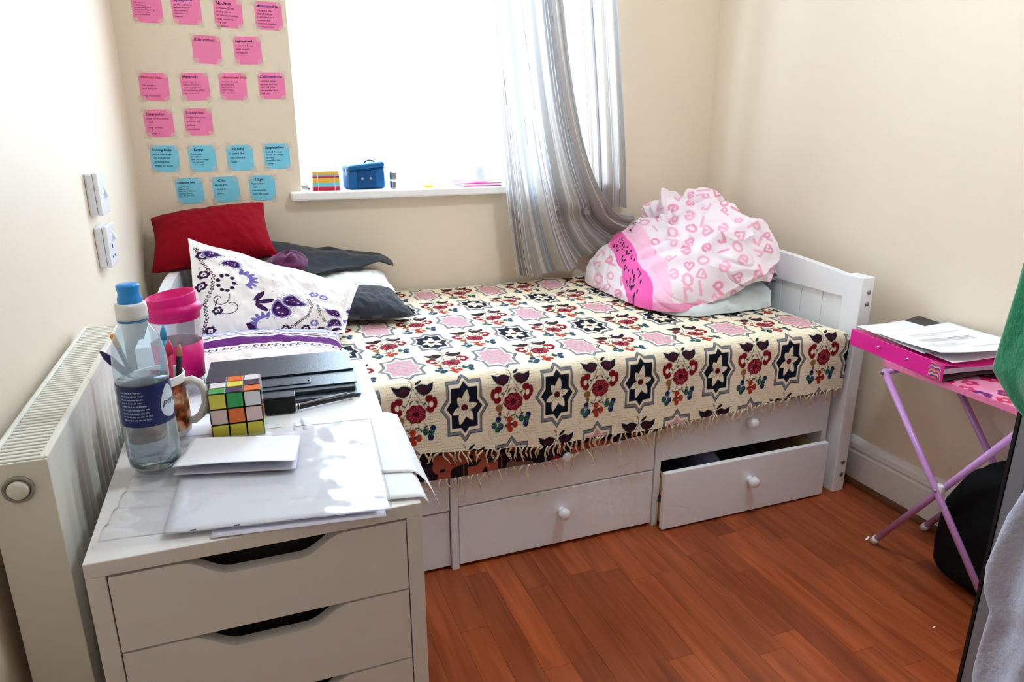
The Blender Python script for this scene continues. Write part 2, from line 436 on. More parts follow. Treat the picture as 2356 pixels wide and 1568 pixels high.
# ------------------------------------------------------------------ woven blanket
CREAM = np.array(S(247, 234, 208)); NAVY = np.array(S(20, 26, 42)); GREY = np.array(S(128, 132, 142)); MAROON = np.array(S(96, 18, 32))
RED = np.array(S(150, 24, 44)); ORNG = np.array(S(196, 62, 34)); GREEN = np.array(S(28, 84, 70)); BLUE = np.array(S(28, 50, 100))
PINKB = np.array(S(236, 170, 176)); GBLUE = np.array(S(168, 176, 186)); TAN = np.array(S(150, 104, 62)); INK = np.array(S(26, 24, 32))
CW, RH = 0.1235, 0.187
def blanket_print(s, tau, pal=None):
    cre, nav, gry = (CREAM, NAVY, GREY) if pal is None else pal
    ci = np.floor((s - 0.4575 + CW / 2) / CW).astype(int); ri = np.floor((tau + 0.042 + RH / 2) / RH).astype(int)
    a = (s - 0.4575 - ci * CW) / CW * 720; b = (tau + 0.042 - ri * RH) / RH * 1080
    star = (ci + ri) % 2 == 0; pink = star & (ri % 2 != 0); bou = ~star
    P = Paint(a, b, cre)
    # cable squiggles in star cells
    sq = star & (np.abs(np.sin((b + 40 * np.sin(a / 38)) * 2 * pi / 150 + a / 60)) < 0.10) & (np.sin(a / 24 + b / 55) > -0.1)
    P.rgb[sq] = cre * 0.45
    ax, ay = np.abs(a) / 362, np.abs(b) / 535
    g = np.minimum(np.maximum(ax / 0.72, ay / 0.77), ax + ay)
    P.mask(star & (g < 1.0), INK); P.mask(star & (g < 0.965), gry)
    hat = (np.sin((a + b) / 5.5) > 0.55) & star & (g < 0.965); P.rgb[hat] = gry * 1.25
    P.mask(star & (g < 0.875), INK); P.mask(star & (g < 0.85), cre)
    P.mask(star & (g < 0.735), nav)
    # basket weave on the pink stars
    k = np.floor(b / 62).astype(int); aa = a + (k % 3) * 58
    wv = np.where((np.floor(aa / 58).astype(int) % 3 == 0)[..., None], GBLUE, PINKB)
    lineh = (np.abs((b / 62) % 1 - 0.5) > 0.43) | (np.abs((aa / 58) % 1 - 0.5) > 0.44)
    wv = np.where(lineh[..., None], np.array(S(205, 140, 148)), wv)
    mk = pink & (g < 0.745); P.rgb[mk] = (wv if pal is None else np.broadcast_to(nav, wv.shape))[mk]
    blk = star & ~pink
    for ang, L, wd in ((82, 267, 52), (121, 188, 52), (11, 190, 54), (208, 200, 52), (254, 266, 52), (301, 240, 52)):
        c, s_ = cos(radians(ang)), sin(radians(ang)); u = (a * c + b * s_) / L; v = -a * s_ + b * c
        P.mask(blk & (u > 0) & (u < 1) & (np.abs(v) < wd * np.sin(pi * np.clip(u, 0, 1) ** 0.85) ** 0.8), cre)
    th = np.arctan2(b, a); rr = np.hypot(a, b)
    P.mask(blk & (rr < 125) & (np.abs(np.sin(th * 11)) < 0.30) & (rr > 40), INK); P.mask(blk & (rr < 50), MAROON)
    # bouquet
    W_ = bou; leaf = NAVY * 0.6 + MAROON * 0.35
    for pts in ([(0, 480), (-40, 520), (0, 440), (-12, 370)], [(-10, 370), (-80, 190), (-160, 60)], [(-10, 370), (70, 220), (160, 60)],
                [(-40, -80), (-60, -200), (-100, -290)], [(60, -90), (50, -230), (20, -300)], [(110, -70), (150, -200), (190, -250)], [(-120, 20), (-170, -80)]):
        P.line(pts, 9, INK, W_)
    P.ell(90, 455, 62, 22, NAVY, 38, W_)
    for sg in (-1, 1):
        P.poly([(sg * 20, 375), (sg * 60, 405), (sg * 130, 425), (sg * 200, 395), (sg * 300, 435), (sg * 275, 340), (sg * 225, 280), (sg * 140, 245), (sg * 70, 285)], NAVY, W_)
        P.poly([(sg * 50, 370), (sg * 130, 395), (sg * 200, 365), (sg * 245, 370), (sg * 200, 290), (sg * 140, 270), (sg * 85, 300)], leaf, W_)
        fl = RED * 0.75
        for ex, ey, rx, ry in ((215, 200, 58, 58), (288, 130, 42, 92), (228, 45, 58, 62), (250, 125, 50, 80)): P.ell(sg * ex, ey, rx, ry, fl, 0, W_)
        P.ell(sg * 240, 112, 30, 44, cre, 0, W_); P.ell(sg * 150, 130, 26, 14, GREEN, 40 * sg, W_)
        P.poly([(sg * 8, 210), (sg * 75, 110), (sg * 60, 180)], GREEN, W_)
    for i in range(8):
        t = i * pi / 4 + 0.3; P.ell(20 + 92 * cos(t), -10 + 88 * sin(t), 58, 58, RED * 0.8, 0, W_)
    P.ell(20, -10, 92, 88, RED * 0.8, 0, W_)
    th2 = np.arctan2(b + 10, a - 20); r2 = np.hypot(a - 20, b + 10)
    P.mask(W_ & (r2 < 108) & (r2 > 45) & (np.abs(np.sin(th2 * 7)) < 0.22), np.array(S(214, 130, 150))); P.ell(20, -10, 44, 44, MAROON * 0.7, 0, W_)
    P.ell(-200, -85, 56, 58, TAN, 0, W_); P.ell(-188, -175, 26, 42, TAN * 0.7, 0, W_)
    for cx, cy, lob in ((-225, -340, ((15, 75, 44, 52), (-50, -10, 44, 56), (45, -35, 48, 56), (5, -85, 46, 46))), (200, -320, ((55, 72, 44, 48), (-52, 30, 44, 56), (20, -58, 46, 60), (30, 10, 46, 46)))):
        for q, (dx, dy, rx, ry) in enumerate(lob): P.ell(cx + dx, cy + dy, rx, ry, (BLUE, GREEN)[q % 2] * 0.8, 0, W_)
        t3 = np.arctan2(b - cy, a - cx); r3 = np.hypot(a - cx, b - cy)
        P.mask(W_ & (r3 < 75) & (r3 > 18) & (np.abs(np.sin(t3 * 6)) < 0.2), np.array(S(150, 170, 185)))
    for dx, dy, rx, ry in ((-35, 80, 46, 52), (48, -10, 46, 58), (-50, -20, 42, 52), (-25, -80, 42, 50)): P.ell(0 + dx, -365 + dy, rx, ry, ORNG * 0.8, 0, W_)
    P.ell(-5, -365, 24, 24, BLUE, 0, W_)
    for ex, ey, ro in ((-110, -240, -35), (-95, -380, 60), (80, -260, -60), (150, -215, 30), (20, -225, 10)): P.ell(ex, ey, 34, 13, GREEN * 0.8, ro, W_)
    rows = bou & ~P.drawn
    return P.rgb, rows

XE0, XE1 = -0.10, 1.664
ZT = 0.552; RC = 0.034; YF = 1.532
def hem_z(s): return np.interp(s, [-0.1, 0.38, 0.66, 1.0, 1.29, 1.44, 1.667], [0.375, 0.368, 0.338, 0.331, 0.347, 0.358, 0.372])
def hem2_z(s): return np.interp(s, [-0.1, 0.30, 0.39, 0.66, 0.87, 1.0, 1.2, 1.45, 1.667], [0.275, 0.285, 0.287, 0.286, 0.302, 0.318, 0.343, 0.366, 0.380])
def blanket_pos(s, tau, off=0.0, hang_top=ZT - RC):
    """cloth coordinates (along the bed, across it) -> world; tau < 0 hangs down the side"""
    R = RC
    arc = pi * R / 2; ph = np.clip(tau / R, 0, pi / 2)
    y = np.where(tau < 0, YF, np.where(tau < arc, YF + R * (1 - np.cos(ph)), YF + R + tau - arc))
    z = np.where(tau < 0, hang_top + tau, np.where(tau < arc, hang_top + R * np.sin(ph), ZT))
    top = smooth01((tau - 0.02) / 0.08)
    wob = 0.0045 * vnoise(s * 5, tau * 5, 3, 3) + 0.0035 * vnoise(s * 14 + 3 * tau, tau * 6, 5, 2)
    z = z + top * wob * 1.3
    y = y + (1 - top) * (0.006 * vnoise(s * 3.5, tau * 1.5, 8, 2) + 0.004 * np.sin(s * 23 + 1) * smooth01(-tau / 0.2)) - off
    e = np.clip((s - 1.60) / 0.064, 0, 1.2); z = z - top * 0.028 * e ** 2
    z = z - (1 - top) * 0.010 * e ** 2
    return np.stack([np.broadcast_to(s, z.shape), y, z], -1)

blanket = thing('blanket', 'cream woven blanket with star and flower motifs and a tasselled hem, spread over the bed', 'blanket', (0.8, 2.0, 0.55))
def m_blanket():
    m = M('woven_cotton', (1, 1, 1), 0.85, 0.15, attr=True, bump=0.5, bscale=260)
    nt = m.node_tree; n = nt.nodes; at = [q for q in n if q.type == 'ATTRIBUTE'][0]; p = n['Principled BSDF']
    uv = n.new('ShaderNodeAttribute'); uv.attribute_name = 'cloth'
    sx = n.new('ShaderNodeSeparateXYZ'); nt.links.new(uv.outputs['Vector'], sx.inputs[0])
    def mth(op, a, b):
        q = n.new('ShaderNodeMath'); q.operation = op
        for i, v in enumerate((a, b)):
            if isinstance(v, (int, float)): q.inputs[i].default_value = v
            else: nt.links.new(v, q.inputs[i])
        return q.outputs[0]
    r1 = mth('LESS_THAN', mth('FRACT', mth('DIVIDE', sx.outputs[1], 0.0078), 0), 0.17)
    r2 = mth('LESS_THAN', mth('FRACT', mth('DIVIDE', sx.outputs[0], 0.0042), 0), 0.6)
    dots = mth('MULTIPLY', mth('MULTIPLY', mth('MULTIPLY', r1, r2), at.outputs['Alpha']), 0.62)
    mx_ = n.new('ShaderNodeMix'); mx_.data_type = 'RGBA'; mx_.inputs['B'].default_value = (*S(60, 50, 48), 1)
    nt.links.new(at.outputs['Color'], mx_.inputs['A']); nt.links.new(dots, mx_.inputs['Factor']); nt.links.new(mx_.outputs['Result'], p.inputs['Base Color'])
    return m
m_blk = m_blanket()
def cloth_coords(me, s, tau):
    a = me.attributes.new('cloth', 'FLOAT_VECTOR', 'POINT')
    v = np.stack([s + 5, tau + 5, 0 * s], -1).astype(np.float32); a.data.foreach_set('vector', np.ascontiguousarray(v).reshape(-1))
ss = lin(XE0, XE1, 1150)
# top layer: rows run from the hem (fine sampling on the hanging side) to the wall
hang = hem_z(ss) - (ZT - RC)
k1 = lin(0, 1, 130)[:-1]; tau_top = lin(0, 0.982, 440)
TAU = np.concatenate([hang[None, :] * (1 - k1)[:, None], np.broadcast_to(tau_top[:, None], (440, len(ss)))], 0)
SS = np.broadcast_to(ss[None, :], TAU.shape)
rgb, rows = blanket_print(SS - 0.0004, TAU - 0.0005); rgb_b, _ = blanket_print(SS + 0.0004, TAU + 0.0005); rgb = (rgb + rgb_b) / 2
P = blanket_pos(SS, TAU)
me = grid_mesh('blanket_top', P, rgb, alpha=rows.astype(float)); cloth_coords(me, SS, TAU)
put('blanket_top', me, m_blk, blanket)
# the reverse of the under layer shows below the hem
h2 = hem2_z(ss) - (ZT - RC)
TAU2 = (h2 * 1.0)[None, :] * (1 - lin(0, 1, 60))[:, None] + (-0.10) * lin(0, 1, 60)[:, None]
S2 = np.broadcast_to(ss[None, :], TAU2.shape)
rgb2, _ = blanket_print(S2 * 0.8 + 0.3, TAU2 * 0.8 + 0.55, pal=(np.array(S(38, 26, 30)), np.array(S(176, 92, 74)), np.array(S(110, 66, 56))))
blot = vnoise(S2 * 22, TAU2 * 22, 44, 2); rgb2[blot > 0.28] = np.array(S(168, 84, 66)); rgb2[blot < -0.42] = np.array(S(120, 92, 80))
me = grid_mesh('blanket_reverse', blanket_pos(S2, TAU2, off=-0.010), rgb2, alpha=0 * S2); cloth_coords(me, S2, TAU2)
put('blanket_reverse', me, m_blk, blanket)
# tassels: a few shapes shared by all
m_tas = M('tassel_cotton', S(232, 214, 182), 0.9, 0.1, bump=0.4, bscale=400)
tas = []
for k in range(10):
    r_ = random.Random(k); bm = bmesh.new(); L = r_.uniform(0.028, 0.048); sw = r_.uniform(-0.012, 0.014); ph = r_.uniform(0, 6)
    for q in range(2):
        dx = r_.uniform(-0.004, 0.004)
        pts = [(sw * t ** 1.5 + 0.003 * sin(ph + 5 * t) + dx * t, -0.001 - 0.003 * sin(2 + 4 * t), -L * (1 - 0.15 * q) * t) for t in lin(0, 1, 6)]
        tube_bm(bm, pts, [0.0016, 0.0022, 0.0020, 0.0019, 0.0016, 0.0007], 5)
    tas.append(bm_mesh('tassel', bm, True))
def tassel_row(hz, off, step, x0, x1, dz):
    x = x0
    while x < x1:
        p = blanket_pos(np.array([x]), np.array([float(hz(x)) - (ZT - RC) + dz]), off)[0]
        t = put('tassel', random.choice(tas), m_tas, blanket); t.location = tuple(p); t.rotation_euler = (random.uniform(-0.1, 0.1), random.uniform(-0.25, 0.25), random.uniform(-0.5, 0.5))
        t.scale = (1, 1, random.uniform(0.8, 1.15)); x += step * random.uniform(0.7, 1.3)
tassel_row(hem_z, 0.002, 0.0135, 0.20, 1.655, 0.002)
tassel_row(hem2_z, -0.007, 0.019, 0.20, 1.10, 0.003)
# short fringe along the foot end
for k in range(38):
    y0 = 1.56 + 0.012 * k; p = blanket_pos(np.array([1.663]), np.array([y0 - YF + 0.02]))[0]
    t = put('tassel', tas[k % 10], m_tas, blanket); t.location = tuple(p); t.rotation_euler = (random.uniform(-0.4, 0.4), -0.35, random.uniform(-0.5, 0.5)); t.scale = (0.8, 0.8, 0.55)

# ------------------------------------------------------------------ folded duvet at the foot end
def rrect(th, hx, hy, p=5.0):
    c, s = np.cos(th), np.sin(th); r = (np.abs(c / hx) ** p + np.abs(s / hy) ** p) ** (-1 / p); return r * c, r * s
duvet = thing('duvet', 'bulky folded pink and white printed duvet heaped in the corner of the bed', 'duvet', (1.43, 2.15, 0.56))
def dome(cx, cy, hx, hy, Hf, rimf, p, nth, nr, disp, prr=5.0, bulge=0.0):
    th = lin(0, 2 * pi, nth + 1)[:-1]; rho = np.sin(lin(0.0004, 1, nr) * pi / 2) ** 0.9
    bx, by = rrect(th, hx, hy, prr)
    X = cx + rho[:, None] * bx[None]; Y = cy + rho[:, None] * by[None]
    rim = rimf(cx + bx, cy + by)[None, :]; H = Hf(X, Y)
    prof = (1 - np.clip(rho, 0, 1) ** p) ** (1 / p)
    Z = rim + (H - rim) * prof[:, None]
    # rounded skirt: side swells a little below the widest point
    P = np.stack([X, Y, Z], -1)
    n = normals(np.concatenate([P, P[:, :1]], 1))[:, :-1]
    n = np.where((n[..., 2:] < 0), -n, n)
    return P + n * disp(X, Y, Z)[..., None], th, rho
def ridge(X, Y, pts, amp, wd):
    """a soft ridge (or a crease, amp < 0) along a polyline in plan"""
    d = np.full(X.shape, 9.0)
    for (x1, y1), (x2, y2) in zip(pts, pts[1:]):
        dx, dy = x2 - x1, y2 - y1; t = np.clip(((X - x1) * dx + (Y - y1) * dy) / (dx * dx + dy * dy), 0, 1)
        d = np.minimum(d, np.hypot(X - x1 - t * dx, Y - y1 - t * dy))
    return amp * np.exp(-(d / wd) ** 2)
# pale comforter underneath
m_pale = M('pale_cotton', S(222, 236, 240), 0.85, 0.15, sheen=0.2, bump=0.2, bscale=120)
Pw, _, _ = dome(1.440, 2.10, 0.218, 0.300, lambda x, y: 0.575 + 0.080 * smooth01((x - 1.22) / 0.2) + 0.012 * vnoise(x * 6, y * 6, 21), lambda x, y: 0.556 + 0 * x, 3.2, 220, 70,
                lambda x, y, z: 0.010 * vnoise(x * 9 + z * 6, y * 9, 22, 3) + 0.006 * vnoise(x * 22, y * 22 + z * 20, 25, 2))
put('lining', grid_mesh('lining', Pw, wrap=True), m_pale, duvet)
def duvet_H(x, y):
    a = np.clip((x - 1.19) / 0.46, 0, 1); b = np.clip((y - 1.80) / 0.68, 0, 1)
    h = 0.645 + 0.300 * a ** 0.78 * (0.42 + 0.58 * np.sin(pi * (0.10 + 0.56 * b)))
    return h - 0.04 * smooth01((b - 0.88) / 0.12)
def duvet_rim(x, y):
    front = smooth01((1.98 - y) / 0.16); right = smooth01((x - 1.22) / 0.42)
    return 0.562 + front * (0.006 + 0.080 * right) + 0.02 * right + front * 0.012 * np.sin(x * 38 + 1) * right
def duvet_disp(X, Y, Z):
    wx = 1.9 * vnoise(X * 4.5 + Z * 3, Y * 4.5 - Z * 4, 31, 2); wy = 2.4 * vnoise(X * 9, Y * 9 + Z * 9, 33, 2)
    right = smooth01((X - 1.30) / 0.16)
    d = 0.016 * vnoise(X * 4.2 + Z * 3, Y * 4.2 - Z * 3, 30, 2) * (0.4 + 0.6 * right)
    f1 = 1 - np.abs(np.sin(Z * 21 - Y * 11 + X * 4 + wx)); f2 = 1 - np.abs(np.sin(Z * 40 - Y * 25 - X * 15 + wy + wx))
    d += (0.034 * f1 ** 1.8 + 0.017 * f2 ** 2) * right * smooth01((vnoise(X * 5, Y * 5 + Z * 5, 36, 1) + 0.75) / 0.7)
    d += 0.005 * vnoise(X * 20 + Z * 10, Y * 9 - Z * 12, 37, 2)
    for sd, fr_, am, w_ in ((38, 5.0, 0.016, 0.055), (39, 8.5, 0.010, 0.07)):
        nz = vnoise(X * fr_ + 0.8 * fr_ * Z, Y * fr_ * 0.8 - Z * fr_ * 1.3, sd, 2); d -= am * np.exp(-(nz / w_) ** 2) * (0.25 + 0.75 * right)
    for pts, amp, wd in (([(1.435, 2.44), (1.44, 2.22), (1.41, 2.12)], -0.034, 0.014), ([(1.47, 2.44), (1.50, 2.25)], 0.022, 0.030),
                         ([(1.60, 2.44), (1.575, 2.26), (1.55, 2.18)], -0.040, 0.016), ([(1.64, 2.40), (1.63, 2.2)], 0.024, 0.03),
                         ([(1.27, 2.08), (1.36, 1.98), (1.45, 1.96)], -0.020, 0.013), ([(1.26, 1.97), (1.36, 1.90), (1.62, 1.92)], 0.020, 0.025),
                         ([(1.29, 2.14), (1.38, 2.04)], -0.014, 0.012)):
        d += ridge(X, Y, pts, amp, wd)
    return d
Pp, th_, rho_ = dome(1.428, 2.132, 0.250, 0.318, duvet_H, duvet_rim, 3.4, 880, 400, duvet_disp, 4.5)
def duvet_print(P):
    x, y, z = P[..., 0], P[..., 1], P[..., 2]
    a = 0.83 * x - 0.55 * y; b = 0.2 * y + 0.14 * x + 0.97 * z
    pt = Paint(a, b, np.array(S(242, 228, 236)))
    pk = np.array(S(240, 178, 202)); pk2 = np.array(S(236, 158, 188)); r = random.Random(4)
    for i in range(16):
        for j in range(16):
            cx = -0.42 + i * 0.053 + r.uniform(-0.012, 0.012); cy = 1.02 + j * 0.049 + r.uniform(-0.012, 0.012) + (i % 2) * 0.025
            sz = r.uniform(0.013, 0.021); ro = r.uniform(0, 2 * pi); kind = r.choice('oheplr'); c, s = cos(ro), sin(ro)
            tr = lambda L: [(cx + sz * (u * c - v * s), cy + sz * (u * s + v * c)) for u, v in L]
            arc = lambda a0, a1, rx, ry, ox=0, oy=0: [(ox + rx * cos(t), oy + ry * sin(t)) for t in lin(a0, a1, 9)]
            wd = sz * 0.46; col = pk if r.random() < 0.6 else pk2
            near = (np.abs(a - cx) < 0.04) & (np.abs(b - cy) < 0.04)
            if not near.any(): continue
            if kind == 'o': L = [arc(0, 2 * pi, 0.7, 0.95)]
            elif kind == 'h': L = [arc(pi * 1.1, -0.1, 0.5, 0.45, -0.5, 0.3) , arc(pi * 1.1, -0.1, 0.5, 0.45, 0.5, 0.3), [(-1, 0.2), (0, -1.1), (1, 0.2)]]
            elif kind == 'e': L = [[(-0.6, 0), (0.6, 0)], arc(0, 1.7 * pi, 0.65, 0.8)]
            elif kind == 'p': L = [[(-0.6, -1.2), (-0.6, 0.9)], arc(pi * 0.9, -pi * 0.9, 0.6, 0.55, 0, 0.35)]
            elif kind == 'l': L = [[(0, -1.1), (0, 1.1)]]
            else: L = [[(-0.5, -0.9), (-0.5, 0.9)], arc(pi * 0.9, 0.1, 0.5, 0.5, 0.0, 0.3)]
            sub = Paint(a[near], b[near], 0)
            for l in L: sub.line(tr(l), wd, col)
            v = pt.rgb[near]; v[sub.drawn] = sub.rgb[sub.drawn]; pt.rgb[near] = v
    # watermelon stripe along the left roll
    wob = 0.008 * vnoise(y * 14, z * 14, 51, 2); f = x - 1.218 - 0.30 * (y - 2.05) + wob
    lp = np.array(S(250, 196, 222)); hp = np.array(S(243, 96, 178)); dp = np.array(S(228, 62, 152))
    m1 = (f > 0.025) & (f < 0.085 - 0.03 * (y > 2.3)); pt.rgb[m1] = lp
    m4 = (f > 0.02) & (y < 1.97) & (z < 0.592 + 0.012 * vnoise(x * 20, z * 20, 53, 2)) & (x < 1.34); pt.rgb[m4] = lp * 0.55 + hp * 0.45
    m2 = (f > -0.026) & (f < 0.030); pt.rgb[m2] = hp
    pt.rgb[m2 & (y > 2.33)] = dp
    for k in range(60):
        yy = 1.98 + 0.34 * r.random() ** 1.2; ff = r.uniform(-0.018, 0.022)
        m = (np.abs(f - ff) + np.abs(y - yy) * 0.6 < 0.0040); pt.rgb[m & m2] = np.array(S(40, 24, 44))
    return pt.rgb
m_duv = M('printed_cotton', (1, 1, 1), 0.85, 0.15, attr=True, sheen=0.2, bump=0.15, bscale=150)
put('cover', grid_mesh('cover', Pp, (duvet_print(Pp - 0.0005) + duvet_print(Pp + 0.0005)) / 2, wrap=True), m_duv, duvet)
# handwriting print on the cover, laid on the surface
def duvet_surface(x, y):
    d = (Pp[..., 0] - x) ** 2 + (Pp[..., 1] - y) ** 2
    i = np.unravel_index(np.argmin(np.where(Pp[..., 2] > 0.57, d, 9)), d.shape); return Pp[i][2]
tm = text_mesh('Christy', 0.025, shear=0.35, space=0.95)
bmt = bmesh.new(); bmt.from_mesh(tm); bmt.to_mesh(tm); bmt.free()
def on_duvet(u, v):  # follows the cover
    x = 1.392 - 0.88 * u + 0.5 * v; y = 2.328 - 0.58 * u - 0.8 * v
    z = np.array([duvet_surface(a_, b_) for a_, b_ in zip(x, y)]); return np.stack([x - 0.006, y - 0.012, z + 0.007], -1)
tm = remap(tm, on_duvet)
put('printed_word', tm, M('print_ink', S(40, 26, 40), 0.8), duvet)

# ------------------------------------------------------------------ pillows and clothes on the bed
def pillow(c00, c10, c11, c01, thick, n=90, paint=None, pinch=0.05, wr=0.006, seed=1, flange=0.0, power=0.42, front=None, ruffle=0.0):
    """cushion between four corners; returns a closed mesh (front and back skins)"""
    c00, c10, c11, c01 = [np.array(c, float) for c in (c00, c10, c11, c01)]
    m = int(n * np.linalg.norm(c01 - c00) / np.linalg.norm(c10 - c00)); m = max(m, 24)
    u = lin(-1, 1, n)[None, :]; v = lin(-1, 1, m)[:, None]
    uu = u * (1 - pinch * (1 - v ** 2)); vv = v * (1 - pinch * (1 - u ** 2))
    a = (uu + 1) / 2; b = (vv + 1) / 2
    B = (c00 * ((1 - a) * (1 - b))[..., None] + c10 * (a * (1 - b))[..., None] + c11 * (a * b)[..., None] + c01 * ((1 - a) * b)[..., None])
    nn = normals(B)
    if front is not None and np.dot(nn.mean((0, 1)), np.array(front, float)) < 0: nn = -nn
    fu = np.clip(np.abs(u) / (1 - flange), 0, 1); fv = np.clip(np.abs(v) / (1 - flange), 0, 1)
    h = ((1 - fu ** 2.2) * (1 - fv ** 2.2)) ** power
    wn = wr * (vnoise(u * 3 + 5, v * 3, seed, 3) + 0.7 * vnoise(u * 9, v * 4 + 3 * u, seed + 9, 2)) * np.minimum(1, h * 2 + 0.3)
    edge = ruffle * np.sin(9 * u + 3 * v + seed) * (1 - h)
    F = B + nn * (thick / 2 * h + wn + edge)[..., None]; K = B - nn * (thick / 2 * h * 0.9 - wn * 0.4 - edge)[..., None]
    idx = np.arange(n * m).reshape(m, n)
    allp = np.concatenate([F.reshape(-1, 3), K.reshape(-1, 3)], 0)
    q = np.stack([idx[:-1, :-1], idx[:-1, 1:], idx[1:, 1:], idx[1:, :-1]], -1).reshape(-1, 4)
    qk = q[:, ::-1] + n * m
    loop = np.concatenate([idx[0, :], idx[1:, -1], idx[-1, -2::-1], idx[-2:0:-1, 0]])
    l2 = np.roll(loop, -1); qs = np.stack([loop, loop + n * m, l2 + n * m, l2], -1)
    me = mesh('pillow', allp, np.concatenate([q, qk, qs], 0).tolist(), True)
    if paint is not None:
        Lx = np.linalg.norm(c10 - c00); Ly = np.linalg.norm(c01 - c00)
        A, Bc = np.broadcast_arrays((u + 1) / 2 * Lx, (v + 1) / 2 * Ly)
        c = paint(A, Bc); ca = me.color_attributes.new('Col', 'FLOAT_COLOR', 'POINT')
        c4 = np.ones((2 * n * m, 4), np.float32); c4[:n * m, :3] = c.reshape(-1, 3); c4[n * m:, :3] = c.reshape(-1, 3)
        ca.data.foreach_set('color', c4.reshape(-1))
    return me, F

m_red = M('red_cushion_cloth', S(142, 8, 26), 0.9, 0.1, sheen=0.03, bump=0.25, bscale=180, var=0.06)
me, _ = pillow((-0.272, 2.30, 0.715), (0.092, 2.30, 0.745), (0.068, 2.46, 0.893), (-0.270, 2.46, 0.855), 0.135, 90, pinch=0.07, wr=0.004, seed=3, front=(0, -1, 0.5))
tag(put('cushion', me, m_red), 'dark red cushion leaning against the wall under the notes', 'cushion')
m_blackc = M('black_pillow_cloth', S(22, 18, 22), 0.85, 0.15, sheen=0.1)
me, _ = pillow((-0.170, 2.10, 0.625), (0.10, 2.12, 0.625), (0.12, 2.47, 0.655), (-0.170, 2.47, 0.655), 0.13, 60, seed=5, front=(0, 0, 1))
tag(put('pillow', me, m_blackc), 'black pillow lying beneath the red cushion at the head of the bed', 'pillow')
m_char = M('charcoal_jersey', S(52, 56, 64), 0.9, 0.15, sheen=0.25, bump=0.15, bscale=300, var=0.08)
m_wh = M('white_pillow_cloth', S(235, 238, 238), 0.85, 0.15, bump=0.1, bscale=200)
me, _ = pillow((0.130, 2.250, 0.612), (0.447, 2.250, 0.606), (0.455, 2.475, 0.622), (0.130, 2.475, 0.640), 0.100, 70, seed=8, wr=0.006, front=(0, 0, 1))
tag(put('pillow', me, m_wh), 'white pillow by the wall, partly covered by charcoal cloth', 'pillow')
me, _ = pillow((0.17, 2.08, 0.590), (0.462, 2.045, 0.578), (0.430, 2.262, 0.618), (0.16, 2.262, 0.634), 0.080, 80, seed=12, wr=0.005, pinch=0.03, front=(0, 0, 1), power=0.5)
tag(put('pillow', me, m_char), 'charcoal grey pillow slumped in front of the white pillow', 'pillow')
# loose charcoal garment thrown over the white pillow
u, v = np.meshgrid(lin(0, 1, 110), lin(0, 1, 60))
ip_ = lambda xs, ys: np.interp(u, xs, ys)
bx0, by0, bz0 = ip_([0, 0.85, 1], [0.060, 0.425, 0.482]), 2.478 + 0 * u, ip_([0, 0.5, 0.88, 0.95, 1], [0.768, 0.728, 0.700, 0.686, 0.668])
fx0, fy0, fz0 = ip_([0, 0.3, 0.8, 1], [0.085, 0.20, 0.40, 0.476]), ip_([0, 0.3, 0.8, 1], [2.285, 2.30, 2.375, 2.43]), ip_([0, 0.3, 0.6, 0.85, 1], [0.675, 0.680, 0.690, 0.692, 0.664])
gx = fx0 + (bx0 - fx0) * v; gy = fy0 + (by0 - fy0) * v
gz = fz0 + (bz0 - fz0) * v + 0.016 * np.sin(pi * v) * (1 - 0.6 * u) + (0.010 * vnoise(u * 6, v * 3, 61, 3) + 0.006 * np.sin(v * 9 + u * 7)) * np.sin(pi * np.clip(u, 0.03, 0.97))
top = np.stack([gx, gy, gz], -1); bot = top.copy(); bot[..., 2] -= 0.022 * np.sin(pi * np.clip(u, 0.02, 0.98)) ** 0.5 * np.sin(pi * np.clip(v, 0.02, 0.98)) ** 0.5 + 0.002
Pg = np.concatenate([top, bot[::-1]], 0); Pg = np.concatenate([Pg, Pg[:1]], 0)
tag(put('garment', grid_mesh('garment', Pg), m_char), 'charcoal jersey garment thrown over the white pillow, one end hanging loose', 'clothing')
# plum cloth scrap
m_plum = M('plum_cloth', S(96, 40, 78), 0.9, 0.1, sheen=0.4)
th2, ph2 = np.meshgrid(lin(0, 2 * pi, 50), lin(0.01, pi - 0.01, 30))
rr_ = 0.95 + 0.40 * vnoise(np.cos(th2) * 1.6 + 5, np.sin(th2) * 1.6 + ph2 * 1.4, 71, 2)
Pl = np.stack([0.112 + 0.062 * rr_ * np.cos(th2) * np.sin(ph2) + 0.012 * np.cos(ph2), 2.27 + 0.05 * rr_ * np.sin(th2) * np.sin(ph2), 0.720 + 0.036 * rr_ * np.cos(ph2)], -1)
tag(put('garment', grid_mesh('garment', Pl), m_plum), 'small crumpled plum cloth between red cushion and charcoal garment', 'clothing')

